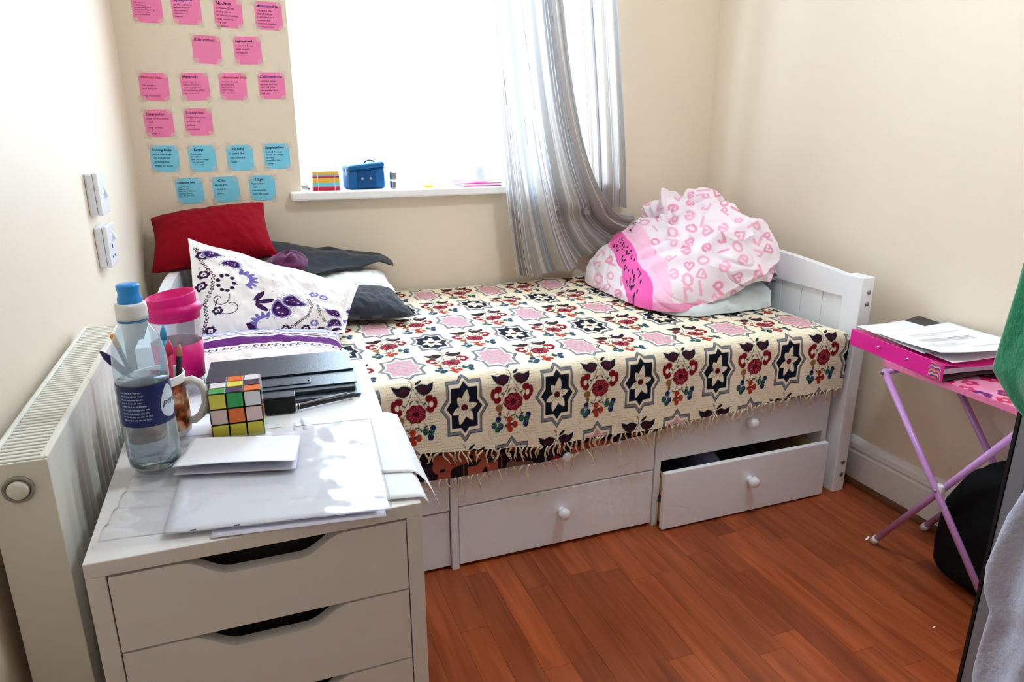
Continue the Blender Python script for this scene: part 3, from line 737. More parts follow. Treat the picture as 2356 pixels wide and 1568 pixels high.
# paisley pillow
def paisley(a, b):
    a = a * 1.22; b = b * 1.18
    P = Paint(a, b, np.array(S(244, 238, 236)))
    dk = np.array(S(52, 20, 66)); lv = np.array(S(116, 104, 176)); pu = np.array(S(70, 30, 92)); wn = np.array(S(64, 14, 44)); r = random.Random(9)
    def boteh(cx, cy, sz, rot, fl=1):
        c, s = cos(radians(rot)), sin(radians(rot))
        def shape(k):
            L = []
            for t in lin(0, 2 * pi, 28):
                rr = 1 - 0.25 * cos(t); x = 0.62 * sin(t) * (1 - 0.30 * cos(t)); y = cos(t) * 0.95
                if y > 0: x += fl * 0.55 * y ** 2
                L.append((cx + sz * k * (x * c - y * s), cy + sz * k * (x * s + y * c)))
            return L
        P.poly(shape(1.0), lv); P.poly(shape(0.82), dk); P.poly(shape(0.62), pu)
        for q in range(5):
            x, y = r.uniform(-0.3, 0.3), r.uniform(-0.5, 0.5); P.ell(cx + sz * (x * c - y * s), cy + sz * (x * s + y * c), sz * 0.07, sz * 0.07, np.array(S(200, 180, 214)))
        for t in lin(0, 2 * pi, 26):
            x = 0.74 * sin(t) * (1 - 0.3 * cos(t)); y = cos(t) * 1.1
            if y > 0: x += fl * 0.55 * y ** 2
            P.ell(cx + sz * (x * c - y * s), cy + sz * (x * s + y * c), 0.0016, 0.0016, dk)
    def flower(cx, cy, sz, col):
        for q in range(6):
            t = q * pi / 3; P.ell(cx + sz * 0.7 * cos(t), cy + sz * 0.7 * sin(t), sz * 0.42, sz * 0.42, col)
        P.ell(cx, cy, sz * 0.5, sz * 0.5, np.array(S(240, 230, 236))); P.ell(cx, cy, sz * 0.2, sz * 0.2, col)
    def chain(pts, col, sz=0.0055):
        for (x1, y1), (x2, y2) in zip(pts, pts[1:]):
            L = hypot(x2 - x1, y2 - y1); k = max(1, int(L / (sz * 2.1)))
            for q in range(k):
                t = q / k; x, y = x1 + t * (x2 - x1), y1 + t * (y2 - y1); P.ell(x, y, sz, sz, col); P.ell(x, y, sz * 0.5, sz * 0.5, np.array(S(240, 230, 236)))
    def leaf(cx, cy, L, rot, col, in_=None):
        P.ell(cx, cy, L, L * 0.36, col, rot)
        if in_ is not None: P.ell(cx, cy, L * 0.7, L * 0.2, in_, rot)
    def swirl(cx, cy, sz, a0, col, dirn=1):
        P.line([(cx + sz * (1 - k / 26) * cos(a0 + dirn * k * 0.28), cy + sz * (1 - k / 26) * sin(a0 + dirn * k * 0.28)) for k in range(22)], 0.0030, col)
    def fan(cx, cy, sz, rot):
        for q in range(7):
            t = radians(rot - 70 + q * 23); leaf(cx + sz * 0.75 * cos(t), cy + sz * 0.75 * sin(t), sz * 0.42, math.degrees(t), lv)
        P.ell(cx, cy, sz * 0.55, sz * 0.55, np.array(S(244, 238, 236)))
    # left border of vines
    chain([(0.015, 0.36), (0.03, 0.30), (0.055, 0.25), (0.05, 0.20), (0.03, 0.15), (0.035, 0.10), (0.02, 0.03)], wn)
    for x, y in ((0.03, 0.255), (0.022, 0.215), (0.065, 0.12), (0.045, 0.055), (0.03, 0.33)): flower(x, y, 0.015, dk)
    boteh(0.055, 0.345, 0.026, -60); boteh(0.105, 0.312, 0.026, 70, -1)
    fan(0.13, 0.245, 0.042, 20)
    for q in range(9): P.ell(0.088 + 0.022 * cos(q * 0.7), 0.225 + 0.03 * sin(q * 0.7), 0.0065, 0.0065, dk)
    swirl(0.10, 0.135, 0.045, 2.4, dk); swirl(0.07, 0.165, 0.03, 0.5, wn, -1)
    for t, L in ((60, 0.026), (10, 0.028), (-40, 0.026)):
        leaf(0.165 + 0.034 * cos(radians(t)), 0.150 + 0.034 * sin(radians(t)), L, t, dk, pu)
    # mid field
    boteh(0.245, 0.115, 0.046, 40); boteh(0.285, 0.155, 0.040, -130, -1)
    fan(0.205, 0.055, 0.045, 150); leaf(0.165, 0.045, 0.024, -50, dk, pu)
    chain([(0.25, 0.02), (0.30, 0.045), (0.335, 0.085), (0.345, 0.14), (0.325, 0.19)], wn, 0.005)
    chain([(0.36, 0.145), (0.375, 0.095), (0.40, 0.06), (0.44, 0.04)], wn, 0.0045)
    for x, y in ((0.345, 0.215), (0.375, 0.20)): flower(x, y, 0.015, lv)
    boteh(0.415, 0.115, 0.030, 95); boteh(0.425, 0.06, 0.032, 120, -1)
    for x, y in ((0.27, 0.03), (0.335, 0.03), (0.385, 0.025), (0.305, 0.012), (0.36, 0.055)): flower(x, y, 0.014, random.choice((wn, lv, dk)))
    fan(0.455, 0.13, 0.038, -10); boteh(0.475, 0.19, 0.028, 10); leaf(0.44, 0.025, 0.02, 30, dk, pu)
    for k in range(60): P.ell(r.uniform(0.01, 0.47), r.uniform(0.0, 0.36), 0.0018, 0.0018, random.choice((dk, lv)))
    return P.rgb
m_pr = M('printed_pillow_cloth', (1, 1, 1), 0.8, 0.15, attr=True, bump=0.1, bscale=250)
me, _ = pillow((-0.150, 1.885, 0.585), (0.232, 1.93, 0.577), (0.300, 2.09, 0.672), (-0.146, 2.10, 0.840), 0.085, 260, paisley, 0.02, 0.006, 15, flange=0.08, front=(0, -1, 0.6), ruffle=0.004)
tag(put('pillow', me, m_pr), 'white pillow with purple paisley print propped up behind the striped pillow', 'pillow')
def stripes(a, b):
    lv = np.array(S(188, 190, 222)); wh = np.array(S(242, 236, 240)); pu = np.array(S(98, 32, 112)); wn = np.array(S(84, 24, 78))
    bb = b + 0.010 * vnoise(a * 7, b * 3, 81, 2); P = Paint(a, bb, wh)
    P.mask(bb > 0.235, lv)
    for c, wd, col in ((0.262, 0.006, wn), (0.243, 0.003, wn), (0.222, 0.004, wn), (0.208, 0.008, wn), (0.196, 0.003, wn)): P.mask(np.abs(bb - c - 0.006 * np.sin(a * 16)) < wd / 2, col)
    P.mask((bb < 0.186) & (bb > 0.130), pu)
    for k in range(26):
        x = 0.008 + k * 0.0165
        P.line([(x + 0.005 * cos(t), 0.113 + 0.006 * sin(t)) for t in lin(0, 5, 8)], 0.0025, wn); P.line([(x - 0.008, 0.107), (x - 0.005, 0.120), (x, 0.118)], 0.0025, wn)
    P.mask(np.abs(bb - 0.098) < 0.001, wn); P.mask((bb < 0.088), np.array(S(240, 228, 226)))
    return P.rgb
me, _ = pillow((-0.178, 1.575, 0.598), (0.195, 1.575, 0.585), (0.205, 1.83, 0.610), (-0.178, 1.88, 0.615), 0.085, 220, stripes, 0.02, 0.004, 19, front=(0, 0, 1), power=0.35)
tag(put('pillow', me, m_pr), 'pillow with purple and lilac stripes lying flat at the front edge of the bed', 'pillow')

# ------------------------------------------------------------------ curtain
def stripe_rgb(t):
    """fine woven vertical stripes, t = distance across the cloth in metres"""
    r = np.random.default_rng(5); base = np.array(S(212, 204, 192)); out = np.empty(t.shape + (3,)); out[:] = base
    cols = [S(150, 152, 160), S(168, 166, 168), S(214, 208, 200), S(186, 178, 168), S(158, 170, 182), S(226, 222, 216), S(176, 170, 172), S(140, 140, 146)]
    x = 0.0
    while x < 1.6:
        wd = r.choice([0.004, 0.006, 0.010, 0.018, 0.030]); c = np.array(cols[r.integers(len(cols))]); m = (t >= x) & (t < x + wd)
        out[m] = c * 0.75 + base * 0.25; x += wd
    for k in range(46):
        p = r.uniform(0, 1.6); m = np.abs(t - p) < 0.0013; out[m] = np.array([S(242, 240, 236), S(110, 100, 96), S(190, 150, 120), S(236, 236, 232)][k % 4])
    return out
m_cur = M('striped_curtain_cloth', (1, 1, 1), 0.9, 0.1, attr=True, transl=0.42, bump=0.2, bscale=300)
curtain = thing('curtain', 'grey striped curtain at the right of the window, its end tucked behind the duvet', 'curtain', (1.15, 2.47, 0.62))
def bez(P0, P1, P2, P3, t):
    return P0 * (1 - t) ** 3 + 3 * P1 * t * (1 - t) ** 2 + 3 * P2 * t * t * (1 - t) + P3 * t ** 3
nu, nv = 360, 150
u = lin(0, 1, nu)[None, :]; t = lin(0, 1, nv)[:, None]
def ip(xs, ys): return np.interp(u, xs, ys)
hx = ip([0, 0.22, 0.45, 0.62, 0.80, 1], [0.933, 1.03, 1.165, 1.28, 1.385, 1.445]); hz = ip([0, 0.22, 0.45, 0.62, 0.80, 1], [0.588, 0.587, 0.606, 0.655, 0.72, 0.795])
X = bez(0.735 + 0.30 * u, 0.83 + 0.27 * u, 0.895 + 0.25 * u ** 1.1, hx, t); Z = bez(2.22 + 0 * u, 1.55 + 0 * u, 0.86 - 0.09 * u ** 3, hz, t)
amp = 0.010 + 0.014 * t
Y = 2.418 + amp * np.sin(2 * pi * (4.2 * u + 0.12 * np.sin(5 * t)) + 0.6) + 0.007 * np.sin(2 * pi * 10.5 * u + 2 + 2 * t) * (0.4 + t) - 0.012 * smooth01((u - 0.6) / 0.4) * t
Y = Y + 0.046 * smooth01((u - 0.40) / 0.25) * smooth01((0.865 - Z) / 0.08)
Y = Y - 0.022 * np.exp(-((u - 0.97) / 0.05) ** 2) * smooth01((t - 0.25) / 0.4)
rgb = stripe_rgb(np.broadcast_to(u * 0.72, X.shape) + 0.004 * vnoise(u * 8, t * 6, 91, 2))
put('curtain_front', grid_mesh('curtain_front', np.stack([X, Y, Z], -1), rgb), m_cur, curtain)
# rear part that hangs straight behind the swag
nu2 = 260; u2 = lin(0, 1, nu2)[None, :]
X2 = bez(0.98 + 0.285 * u2, 1.00 + 0.30 * u2, 1.05 + 0.335 * u2, 1.08 + 0.335 * u2, t); Z2 = (2.22 + 0 * u2) * (1 - t) + (0.815 + 0.012 * np.sin(9 * u2)) * t
Y2 = 2.462 + (0.006 + 0.008 * t) * np.sin(2 * pi * 5.3 * u2 + 1.5) + 0.004 * np.sin(2 * pi * 13 * u2)
rgb2 = stripe_rgb(0.75 + np.broadcast_to(u2 * 0.62, X2.shape))
put('curtain_back', grid_mesh('curtain_back', np.stack([X2, Y2, Z2], -1), rgb2), m_cur, curtain)
m_rod = M('white_rail', S(235, 235, 235), 0.4)
rod = thing('curtain_rail', 'white curtain rail fixed above the window', 'curtain rail', (0.8, 2.47, 2.23))
tube('rail', [(0.05, 2.44, 2.235), (1.55, 2.44, 2.235)], 0.011, m_rod, rod, 12)
for x in (0.15, 1.45): box('bracket', x - 0.012, x + 0.012, 2.44, YB, 2.22, 2.25, m_rod, rod, 0.002)

# ------------------------------------------------------------------ revision notes taped to the wall
PINK = M('pink_note_paper', S(248, 138, 186), 0.8, 0.1, var=0.03, vscale=30); CYAN = M('blue_note_paper', S(132, 214, 242), 0.8, 0.1, var=0.03, vscale=30)
m_tape = M('clear_tape', S(250, 240, 224), 0.35, 0.4, alpha=0.24)
inks = {k: M('ink_' + k, c, 0.8, 0.1) for k, c in dict(black=S(44, 26, 52), blue=S(74, 56, 150), red=S(206, 50, 50), mauve=S(150, 62, 118), dark=S(120, 44, 96)).items()}
NOTES = [(-0.201, 1.466, 0, '', 'hairs are rich\nmicellar bands\nvacuoles with good\nso acid can try growing\nto selected nation\neducated outside', 'mauve', 'pink note at the left end of the top row, heading out of view'),
 (-0.094, 1.466, 0, 'Cytoplasm', 'gel like substance\nwhere most of\nthe chemical\nreactions\nhappen', 'blue', 'pink note headed Cytoplasm in the top row'),
 (0.023, 1.461, 0, 'Nucleus', 'contains DNA\nin the form\nof chromosomes\nthat controls\nthe cell\nactivities', 'black', 'pink note headed Nucleus in the top row'),
 (0.141, 1.460, 0, 'Mitochondria', 'these are the\nsite of cellular\nrespiration and\ncontain the\nenzymes needed\nfor respiration', 'blue', 'pink note headed Mitochondria in the top row'),
 (-0.050, 1.356, 0, 'Ribosomes', '', 'dark', 'pink note with only the faint heading Ribosomes'),
 (0.069, 1.357, 0, 'Rigid cell wall', 'made of cellulose,\ngives support\nfor the cell', 'black', 'pink note headed Rigid cell wall'),
 (-0.211, 1.245, 0, 'Prokaryotes', '\nare smaller\nand simpler\n\n(e.g. bacteria)', 'red', 'pink note headed Prokaryotes in red letters'),
 (-0.096, 1.248, 0, 'Plasmids', 'small rings of\nextra DNA that\naren\'t part of the\nchromosome, genes\ncan be passed', 'dark', 'pink note headed Plasmids'),
 (0.014, 1.250, 0, 'Chromosomal DNA', 'controls the cells\nactivities and\nreplication. It\nfloats free in\nthe cytoplasm', 'red', 'pink note headed Chromosomal DNA in red letters'),
 (0.131, 1.254, 0, 'Cell membrane', 'controls what\ngoes in and out\nand cell is also\nsupported by a\ncell wall', 'blue', 'pink note headed Cell membrane in blue letters'),
 (-0.212, 1.139, 0, 'Eukaryotes', 'made from complex\n   cells\n\n ( e.g. animals\n     &\n    plants )', 'dark', 'pink note headed Eukaryotes with a bracketed line below'),
 (-0.099, 1.143, 0, 'Eukaryotes', 'and prokaryotes\ncontain sub-\ncellular\nstructures', 'mauve', 'pink note whose faint writing begins Eukaryotes and prokaryotes'),
 (-0.209, 1.033, 1, 'focusing knobs', 'move the stage\n up and down\n to bring the\n image to focus', 'black', 'blue note headed focusing knobs'),
 (-0.101, 1.032, 1, '   Lamp', 'Shines light\nthrough the\nslide so the image\n can be seen\n more easily', 'black', 'blue note headed Lamp'),
 (0.012, 1.032, 1, '   Handle', 'to carry the\n microscope\n  with', 'black', 'blue note headed Handle'),
 (0.126, 1.036, 1, 'Eyepiece lens', 'looked through\nto see the image\nand also\nmagnifies the\n  image', 'black', 'blue note headed Eyepiece lens'),
 (-0.150, 0.932, 1, 'Objective lens', 'magnifies the\nimage usually\nthere are 3 different\nobjective lenses\n(e.g. x4, x10, x40)', 'black', 'blue note headed Objective lens'),
 (-0.041, 0.934, 1, '   Clip', 'Holds the\n  slide in\n  place', 'black', 'blue note headed Clip'),
 (0.071, 0.935, 1, '   Stage', 'Supports the\n  slide\n(clip the slide\n onto the stage)', 'black', 'blue note headed Stage')]
NS = 0.0805
def note_mesh():
    h = NS / 2; c = 0.011; pts = []
    for sx, sz in ((-1, -1), (1, -1), (1, 1), (-1, 1)):
        for k in range(4):
            a = {(-1, -1): pi, (1, -1): 1.5 * pi, (1, 1): 0, (-1, 1): 0.5 * pi}[(sx, sz)] + k * pi / 6
            pts.append((sx * (h - c) + c * cos(a), sz * (h - c) + c * sin(a)))
    bm = bmesh.new(); prism_bm(bm, pts, lambda p, k: (p[0], (0, -0.0008)[k], p[1])); return bm_mesh('note', bm)
nm = [note_mesh(), note_mesh()]; nm[0].materials.append(PINK); nm[1].materials.append(CYAN)
bm = bmesh.new(); add_box(bm, -0.0095, 0.0095, -0.0004, 0, -0.0095, 0.0095); tape_me = bm_mesh('tape', bm); tape_me.materials.append(m_tape)
for i, (x, z, col, head, body, ink, lab) in enumerate(NOTES):
    r_ = random.Random(i + 50); ro = r_.uniform(-0.03, 0.03)
    nt_ = thing('sticky_note', lab, 'note', (x, YB - 0.0005, z), ('pink' if col == 0 else 'blue') + ' revision notes on the wall'); nt_.rotation_euler = (0, ro, 0)
    def child(name, me, mt=None):
        o = bpy.data.objects.new(name, me); COL.objects.link(o); o.parent = nt_
        if mt is not None and not me.materials: me.materials.append(mt)
        return o
    child('paper', nm[col])
    for sx in (-1, 1):
        for sz in (-1, 1):
            tp = child('tape', tape_me); tp.location = (sx * (NS / 2 - 0.004 + r_.uniform(-0.002, 0.002)), -0.0009, sz * (NS / 2 - 0.004 + r_.uniform(-0.002, 0.002))); tp.rotation_euler = (0, r_.uniform(-0.5, 0.5), 0)
    flat = lambda ox, oz: (lambda a_, b_: np.stack([a_ + ox, 0 * a_ - 0.0013, b_ + oz], -1))
    if head.strip():
        sz_ = 0.0128 if len(head.strip()) < 10 else (0.0112 if len(head.strip()) < 14 else 0.0095)
        child('heading', remap(text_mesh(head, sz_, 0.12, 0.97 if len(head) > 12 else 1.03, bold=0.00018), flat(-NS / 2 + 0.006, NS / 2 - 0.0165)), inks[ink])
    if body:
        nl = body.count('\n') + 1; longest = max(len(l) for l in body.split('\n')); bs = min(0.0098, 0.068 / (0.52 * longest), 0.052 / (nl * 0.95))
        child('body_text', remap(text_mesh(body, bs, 0.15, 1.0, 1.12 if nl > 4 else 1.35), flat(-NS / 2 + 0.006, NS / 2 - 0.029)), inks['black' if col else ('mauve' if ink in ('mauve', 'red', 'dark') else 'dark')])

# ------------------------------------------------------------------ switches on the left wall
m_sw = M('switch_plastic', S(236, 238, 244), 0.3, 0.5); m_swd = M('switch_slot', S(60, 60, 66), 0.6)
def wall_plate(label, cat, y0, y1, z0, z1, socket):
    t_ = thing('light_switch' if not socket else 'wall_socket', label, cat, (XL, (y0 + y1) / 2, z0))
    box('back_box', XL, XL + 0.016, y0 + 0.001, y1 - 0.001, z0 + 0.001, z1 - 0.001, m_sw, t_, 0.004)
    box('face_plate', XL + 0.016, XL + 0.025, y0, y1, z0, z1, m_sw, t_, 0.003)
    yc, zc = (y0 + y1) / 2, (z0 + z1) / 2
    if not socket: yr0, yr1, zr0, zr1 = yc + 0.006, yc + 0.022, zc - 0.012, zc + 0.014
    else: yr0, yr1, zr0, zr1 = yc + 0.010, yc + 0.024, zc + 0.008, zc + 0.028
    bm = bmesh.new(); prism_bm(bm, [(XL + 0.025, zr0), (XL + 0.025, zr1), (XL + 0.033, zr0 + 0.003)], lambda p, k: (p[0], (yr0, yr1)[k], p[1]))
    put('rocker', bm_mesh('rocker', bm), m_sw, t_)
    if socket:
        for dy, dz, h_ in ((0, 0.006, 0.009), (-0.014, -0.016, 0.004), (0.014, -0.016, 0.004)):
            box('pin_slot', XL + 0.0245, XL + 0.0256, yc - 0.008 + dy - 0.003, yc - 0.008 + dy + 0.003, zc + dz - h_ / 2 - 0.008, zc + dz + h_ / 2 - 0.008, m_swd, t_)
    else: box('neon_slot', XL + 0.0245, XL + 0.0256, yc - 0.016, yc - 0.012, zc - 0.004, zc + 0.002, m_swd, t_)
wall_plate('white light switch on the left wall, above the socket', 'switch', 1.690, 1.785, 0.953, 1.041, False)
wall_plate('white plug socket on the left wall, below the light switch', 'socket', 1.695, 1.790, 0.842, 0.930, True)

# ------------------------------------------------------------------ radiator on the left wall
m_rad = M('radiator_enamel', S(232, 230, 220), 0.35, 0.5, bump=0.03, bscale=20)
rad = thing('radiator', 'white fluted panel radiator on the left wall beside the drawer cabinet', 'radiator', (-0.25, 1.07, 0.14))
RX0, RX1, RY0, RY1, RZ0, RZ1 = -0.2815, -0.2215, 0.81, 1.37, 0.14, 0.797
def flutes(xf, sgn, name):
    pts = []; y = RY0 + 0.02; stp = 0.0333
    ys = [RY0 + 0.002, RY0 + 0.03]; xs = [0, 0]
    y = RY0 + 0.03
    while y + stp < RY1 - 0.02:
        for dy, dx in ((0.008, 0), (0.0125, 0.006), (0.0245, 0.006), (0.029, 0)): ys.append(y + dy); xs.append(dx)
        y += stp
    ys.append(RY1 - 0.002); xs.append(0)
    zs = [RZ0, RZ0 + 0.035, RZ0 + 0.06, RZ1 - 0.085, RZ1 - 0.055, RZ1 - 0.004]; k = [0, 0, 1, 1, 0, 0]
    P_ = np.array([[(xf - sgn * xs[i] * kk, ys[i], z) for i in range(len(ys))] for z, kk in zip(zs, k)])
    return put(name, grid_mesh(name, P_, smooth=False), m_rad, rad)
flutes(RX1 - 0.0005, 1, 'front_panel'); flutes(RX0 + 0.012, -1, 'back_panel')
bm = bmesh.new()
add_box(bm, RX0, RX1, RY0, RY0 + 0.003, RZ0 + 0.01, RZ1, 0.001); put('end_panel', bm_mesh('end_panel', bm), m_rad, rad)
bm = bmesh.new(); add_box(bm, RX0, RX1, RY1 - 0.003, RY1, RZ0 + 0.01, RZ1, 0.001); put('end_panel', bm_mesh('end_panel', bm), m_rad, rad)
bm = bmesh.new(); add_box(bm, RX1 - 0.009, RX1, RY0 + 0.003, RY1 - 0.003, RZ1 - 0.012, RZ1 + 0.002, 0.002); add_box(bm, RX0, RX0 + 0.006, RY0 + 0.003, RY1 - 0.003, RZ1 - 0.012, RZ1 + 0.002, 0.002)
put('top_rim', bm_mesh('top_rim', bm), m_rad, rad)
bm = bmesh.new(); add_box(bm, RX0 + 0.006, RX1 - 0.009, -0.0030, 0.0030, RZ1 - 0.006, RZ1 - 0.0005, 0.001); slat_me = bm_mesh('grille_slat', bm)
yy = RY0 + 0.012
while yy < RY1 - 0.008:
    sl = put('grille_slat', slat_me, m_rad, rad); sl.location = (0, yy, 0); yy += 0.0098
box('convector_core', RX0 + 0.016, RX1 - 0.018, RY0 + 0.006, RY1 - 0.006, RZ0 + 0.04, RZ1 - 0.03, M('convector_steel', S(196, 192, 182), 0.6), rad)
bm = bmesh.new(); mt = Matrix.Translation((-0.2525, RY0, 0.767)) @ Matrix.Rotation(pi / 2, 4, 'X')
lathe_bm(bm, [(0.0150, 0.0), (0.0150, 0.003), (0.0138, 0.0042), (0.0118, 0.003), (0.0110, 0.0008), (0.0105, 0.0)], n=32, mtx=mt)
put('valve_ring', bm_mesh('valve_ring', bm, True), M('ring_grey', S(150, 146, 138), 0.4), rad)
bm = bmesh.new(); lathe_bm(bm, [(0.0104, 0.0), (0.0104, 0.0045), (0.009, 0.006), (0, 0.0064)], n=32, mtx=mt); put('end_plug', bm_mesh('end_plug', bm, True), m_rad, rad)
for y_ in (0.90, 1.28):
    box('wall_bracket', XL, RX0, y_ - 0.015, y_ + 0.015, 0.30, 0.70, m_rad, rad)
tube('pipe', [(-0.262, RY1 - 0.03, RZ0 + 0.02), (-0.262, RY1 - 0.03, 0.0)], 0.0075, m_rad, rad)

# ------------------------------------------------------------------ drawer cabinet
m_cab = M('cabinet_white_foil', S(232, 229, 228), 0.4, 0.5, bump=0.04, bscale=40)
CX0, CX1, CY0, CY1, CZ = -0.194, 0.166, 0.746, 1.326, 0.70
cab = thing('drawer_cabinet', 'white cabinet of drawers with cut-out handles, papers spread on top', 'cabinet', ((CX0 + CX1) / 2, (CY0 + CY1) / 2, 0))
box('top_panel', CX0, CX1, CY0, CY1, CZ - 0.018, CZ, m_cab, cab, 0.0012)
box('side_panel', CX0, CX0 + 0.019, CY0, CY1, 0.02, CZ - 0.018, m_cab, cab, 0.001)
box('side_panel', CX1 - 0.019, CX1, CY0, CY1, 0.02, CZ - 0.018, m_cab, cab, 0.001)
box('back_panel', CX0 + 0.019, CX1 - 0.019, CY1 - 0.008, CY1, 0.03, CZ - 0.018, m_cab, cab)
box('plinth', CX0 + 0.004, CX1 - 0.004, CY0 + 0.02, CY1 - 0.01, 0.0, 0.02, m_cab, cab)
zs = [0.6805, 0.5825, 0.4785, 0.36, 0.20, 0.03]
for z1, z0 in zip(zs, zs[1:]):
    xa, xb = CX0 + 0.0205, CX1 - 0.0205; h0, h1 = -0.104, 0.072; dp = 0.023
    top = z1 - 0.0015; bot = z0 + 0.0010
    cut = []
    for k in lin(0, 1, 9): cut.append((h0 + 0.050 * k, top - dp * float(smooth01(k))))
    for k in lin(0, 1, 9): cut.append((h1 - 0.050 * (1 - k), top - dp * float(smooth01(1 - k))))
    poly = [(xa, bot), (xa, top)] + cut + [(xb, top), (xb, bot)]
    bm = bmesh.new(); prism_bm(bm, poly, lambda p, k: (p[0], (CY0 + 0.001, CY0 + 0.017)[k], p[1]))
    d = put('drawer', bm_mesh('drawer', bm), m_cab, cab)
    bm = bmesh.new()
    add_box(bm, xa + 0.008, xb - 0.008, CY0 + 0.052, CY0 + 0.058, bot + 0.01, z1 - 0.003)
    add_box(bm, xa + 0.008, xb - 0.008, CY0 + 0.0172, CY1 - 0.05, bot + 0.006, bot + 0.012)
    put('drawer_box', bm_mesh('drawer_box', bm), M('drawer_inside_shade', S(66, 60, 58), 0.7), d)  # dark grey paints in the shade behind the cut-outs of white drawers

# ------------------------------------------------------------------ papers on the cabinet
m_paper = M('white_paper', S(244, 245, 250), 0.75, 0.2, var=0.01, vscale=40)
m_lilac = M('lilac_paper', S(226, 224, 242), 0.75, 0.2)
def sheet(name, corners, mat, label, cat='paper', group=None, th=0.0006, curl=None, n=24, parent=None, wav=0.0004, seed=1):
    """a sheet of paper lying between four corners, slightly wavy; curl(u, v) lifts it"""
    c = [np.array(q, float) for q in corners]; u = lin(0, 1, n)[None, :, None]; v = lin(0, 1, n)[:, None, None]
    B = c[0] * (1 - u) * (1 - v) + c[1] * u * (1 - v) + c[2] * u * v + c[3] * (1 - u) * v
    lift = wav * (1 + vnoise(u[..., 0] * 4, v[..., 0] * 4, seed, 2)); 
    if curl is not None: lift = lift + curl(u[..., 0], v[..., 0])
    Tp = B.copy(); Tp[..., 2] += lift + th; Bt = B.copy(); Bt[..., 2] += lift
    Pc = np.concatenate([Tp, Bt[::-1], Tp[:1]], 0)
    # close the two open sides with the same strip
    me = grid_mesh(name, Pc, smooth=False)
    bm = bmesh.new(); bm.from_mesh(me); bmesh.ops.remove_doubles(bm, verts=bm.verts, dist=1e-6)
    bmesh.ops.holes_fill(bm, edges=[e for e in bm.edges if e.is_boundary], sides=200); me2 = bm_mesh(name, bm)
    bpy.data.meshes.remove(me)
    o = put(name, me2, mat, parent)
    return tag(o, label, cat, group) if parent is None else o
z0 = CZ
sheet('paper_sheet', [(-0.175, 1.02, z0), (0.172, 0.99, z0), (0.190, 1.315, z0), (-0.16, 1.318, z0)], m_paper, 'large white sheet under the black folio at the back of the cabinet top', seed=2)
sheet('paper_sheet', [(-0.070, 0.750, z0 + 0.001), (0.120, 0.727, z0 + 0.001), (0.135, 0.99, z0 + 0.001), (-0.06, 1.01, z0 + 0.001)], m_lilac, 'ruled sheet sticking out under the plastic sleeve at the cabinet front', seed=3)
sheet('paper_sheet', [(0.020, 0.780, z0 + 0.0026), (0.177, 0.752, z0 + 0.0026), (0.180, 1.01, z0 + 0.0026), (0.04, 1.04, z0 + 0.0026)], m_paper, 'bright white sheet overhanging the right edge of the cabinet top', curl=lambda u, v: -0.010 * np.clip((u - 0.94) / 0.06, 0, 1) ** 2 * (1 - v), seed=4)
sheet('paper_sheet', [(0.060, 0.850, z0 + 0.0042), (0.206, 0.808, z0 + 0.0042), (0.196, 1.03, z0 + 0.0042), (0.05, 1.05, z0 + 0.0042)], m_paper, 'white sheet with its corner bending down over the blanket side', curl=lambda u, v: -0.055 * np.clip((u - 0.76) / 0.24, 0, 1) ** 1.8 * (1 - 0.85 * v), seed=5)
# plastic sleeve holding a sheet
sleeve = thing('plastic_sleeve', 'clear crinkled plastic sleeve with a white sheet at the cabinet front', 'plastic sleeve', (-0.04, 0.86, z0 + 0.007))
sheet('sleeve_sheet', [(-0.118, 0.768, z0 + 0.0062), (0.112, 0.735, z0 + 0.0062), (0.132, 0.99, z0 + 0.0062), (-0.10, 1.01, z0 + 0.0062)], m_paper, '', parent=sleeve, seed=6)
m_slv = M_clear('sleeve_film', (0.965, 0.97, 0.985), 0.9, 0.10, 0.10)
def crk(seed): return lambda u, v: 0.0010 + 0.0022 * np.abs(vnoise(u * 9 + 2 * v, v * 7, seed, 3)) + 0.004 * np.exp(-(u / 0.16) ** 2) * np.abs(np.sin(v * 22 + 3 * u))
sheet('sleeve_film', [(-0.182, 0.772, z0 + 0.0068), (0.128, 0.728, z0 + 0.0068), (0.150, 1.00, z0 + 0.0068), (-0.150, 1.035, z0 + 0.0068)], m_slv, '', parent=sleeve, curl=crk(7), n=60)
# ruling and small holes of the punched strip
for k in range(4):
    x = -0.12 + 0.045 * k
    if k < 2: box('punch_hole', x + 0.03, x + 0.036, 0.7545 - 0.14 * (x + 0.1), 0.757 - 0.14 * (x + 0.1), z0 + 0.0107, z0 + 0.0111, m_swd, sleeve)
card = thing('folded_card', 'folded sheet of white paper in front of the puzzle cube', 'paper', (-0.03, 0.93, z0 + 0.012))
cc = [(-0.116, 0.900), (0.030, 0.862), (0.044, 0.962), (-0.098, 1.008)]
sheet('lower_leaf', [(*q, z0 + 0.0125) for q in cc], m_lilac, '', parent=card, seed=8)
sheet('upper_leaf', [(*q, z0 + 0.0142) for q in cc], m_paper, '', parent=card, curl=lambda u, v: 0.010 * (1 - v) ** 1.5 + 0.002 * np.sin(3 * u) * (1 - v), seed=9)
ZS = z0 + 0.0032   # top of the paper layer at the back

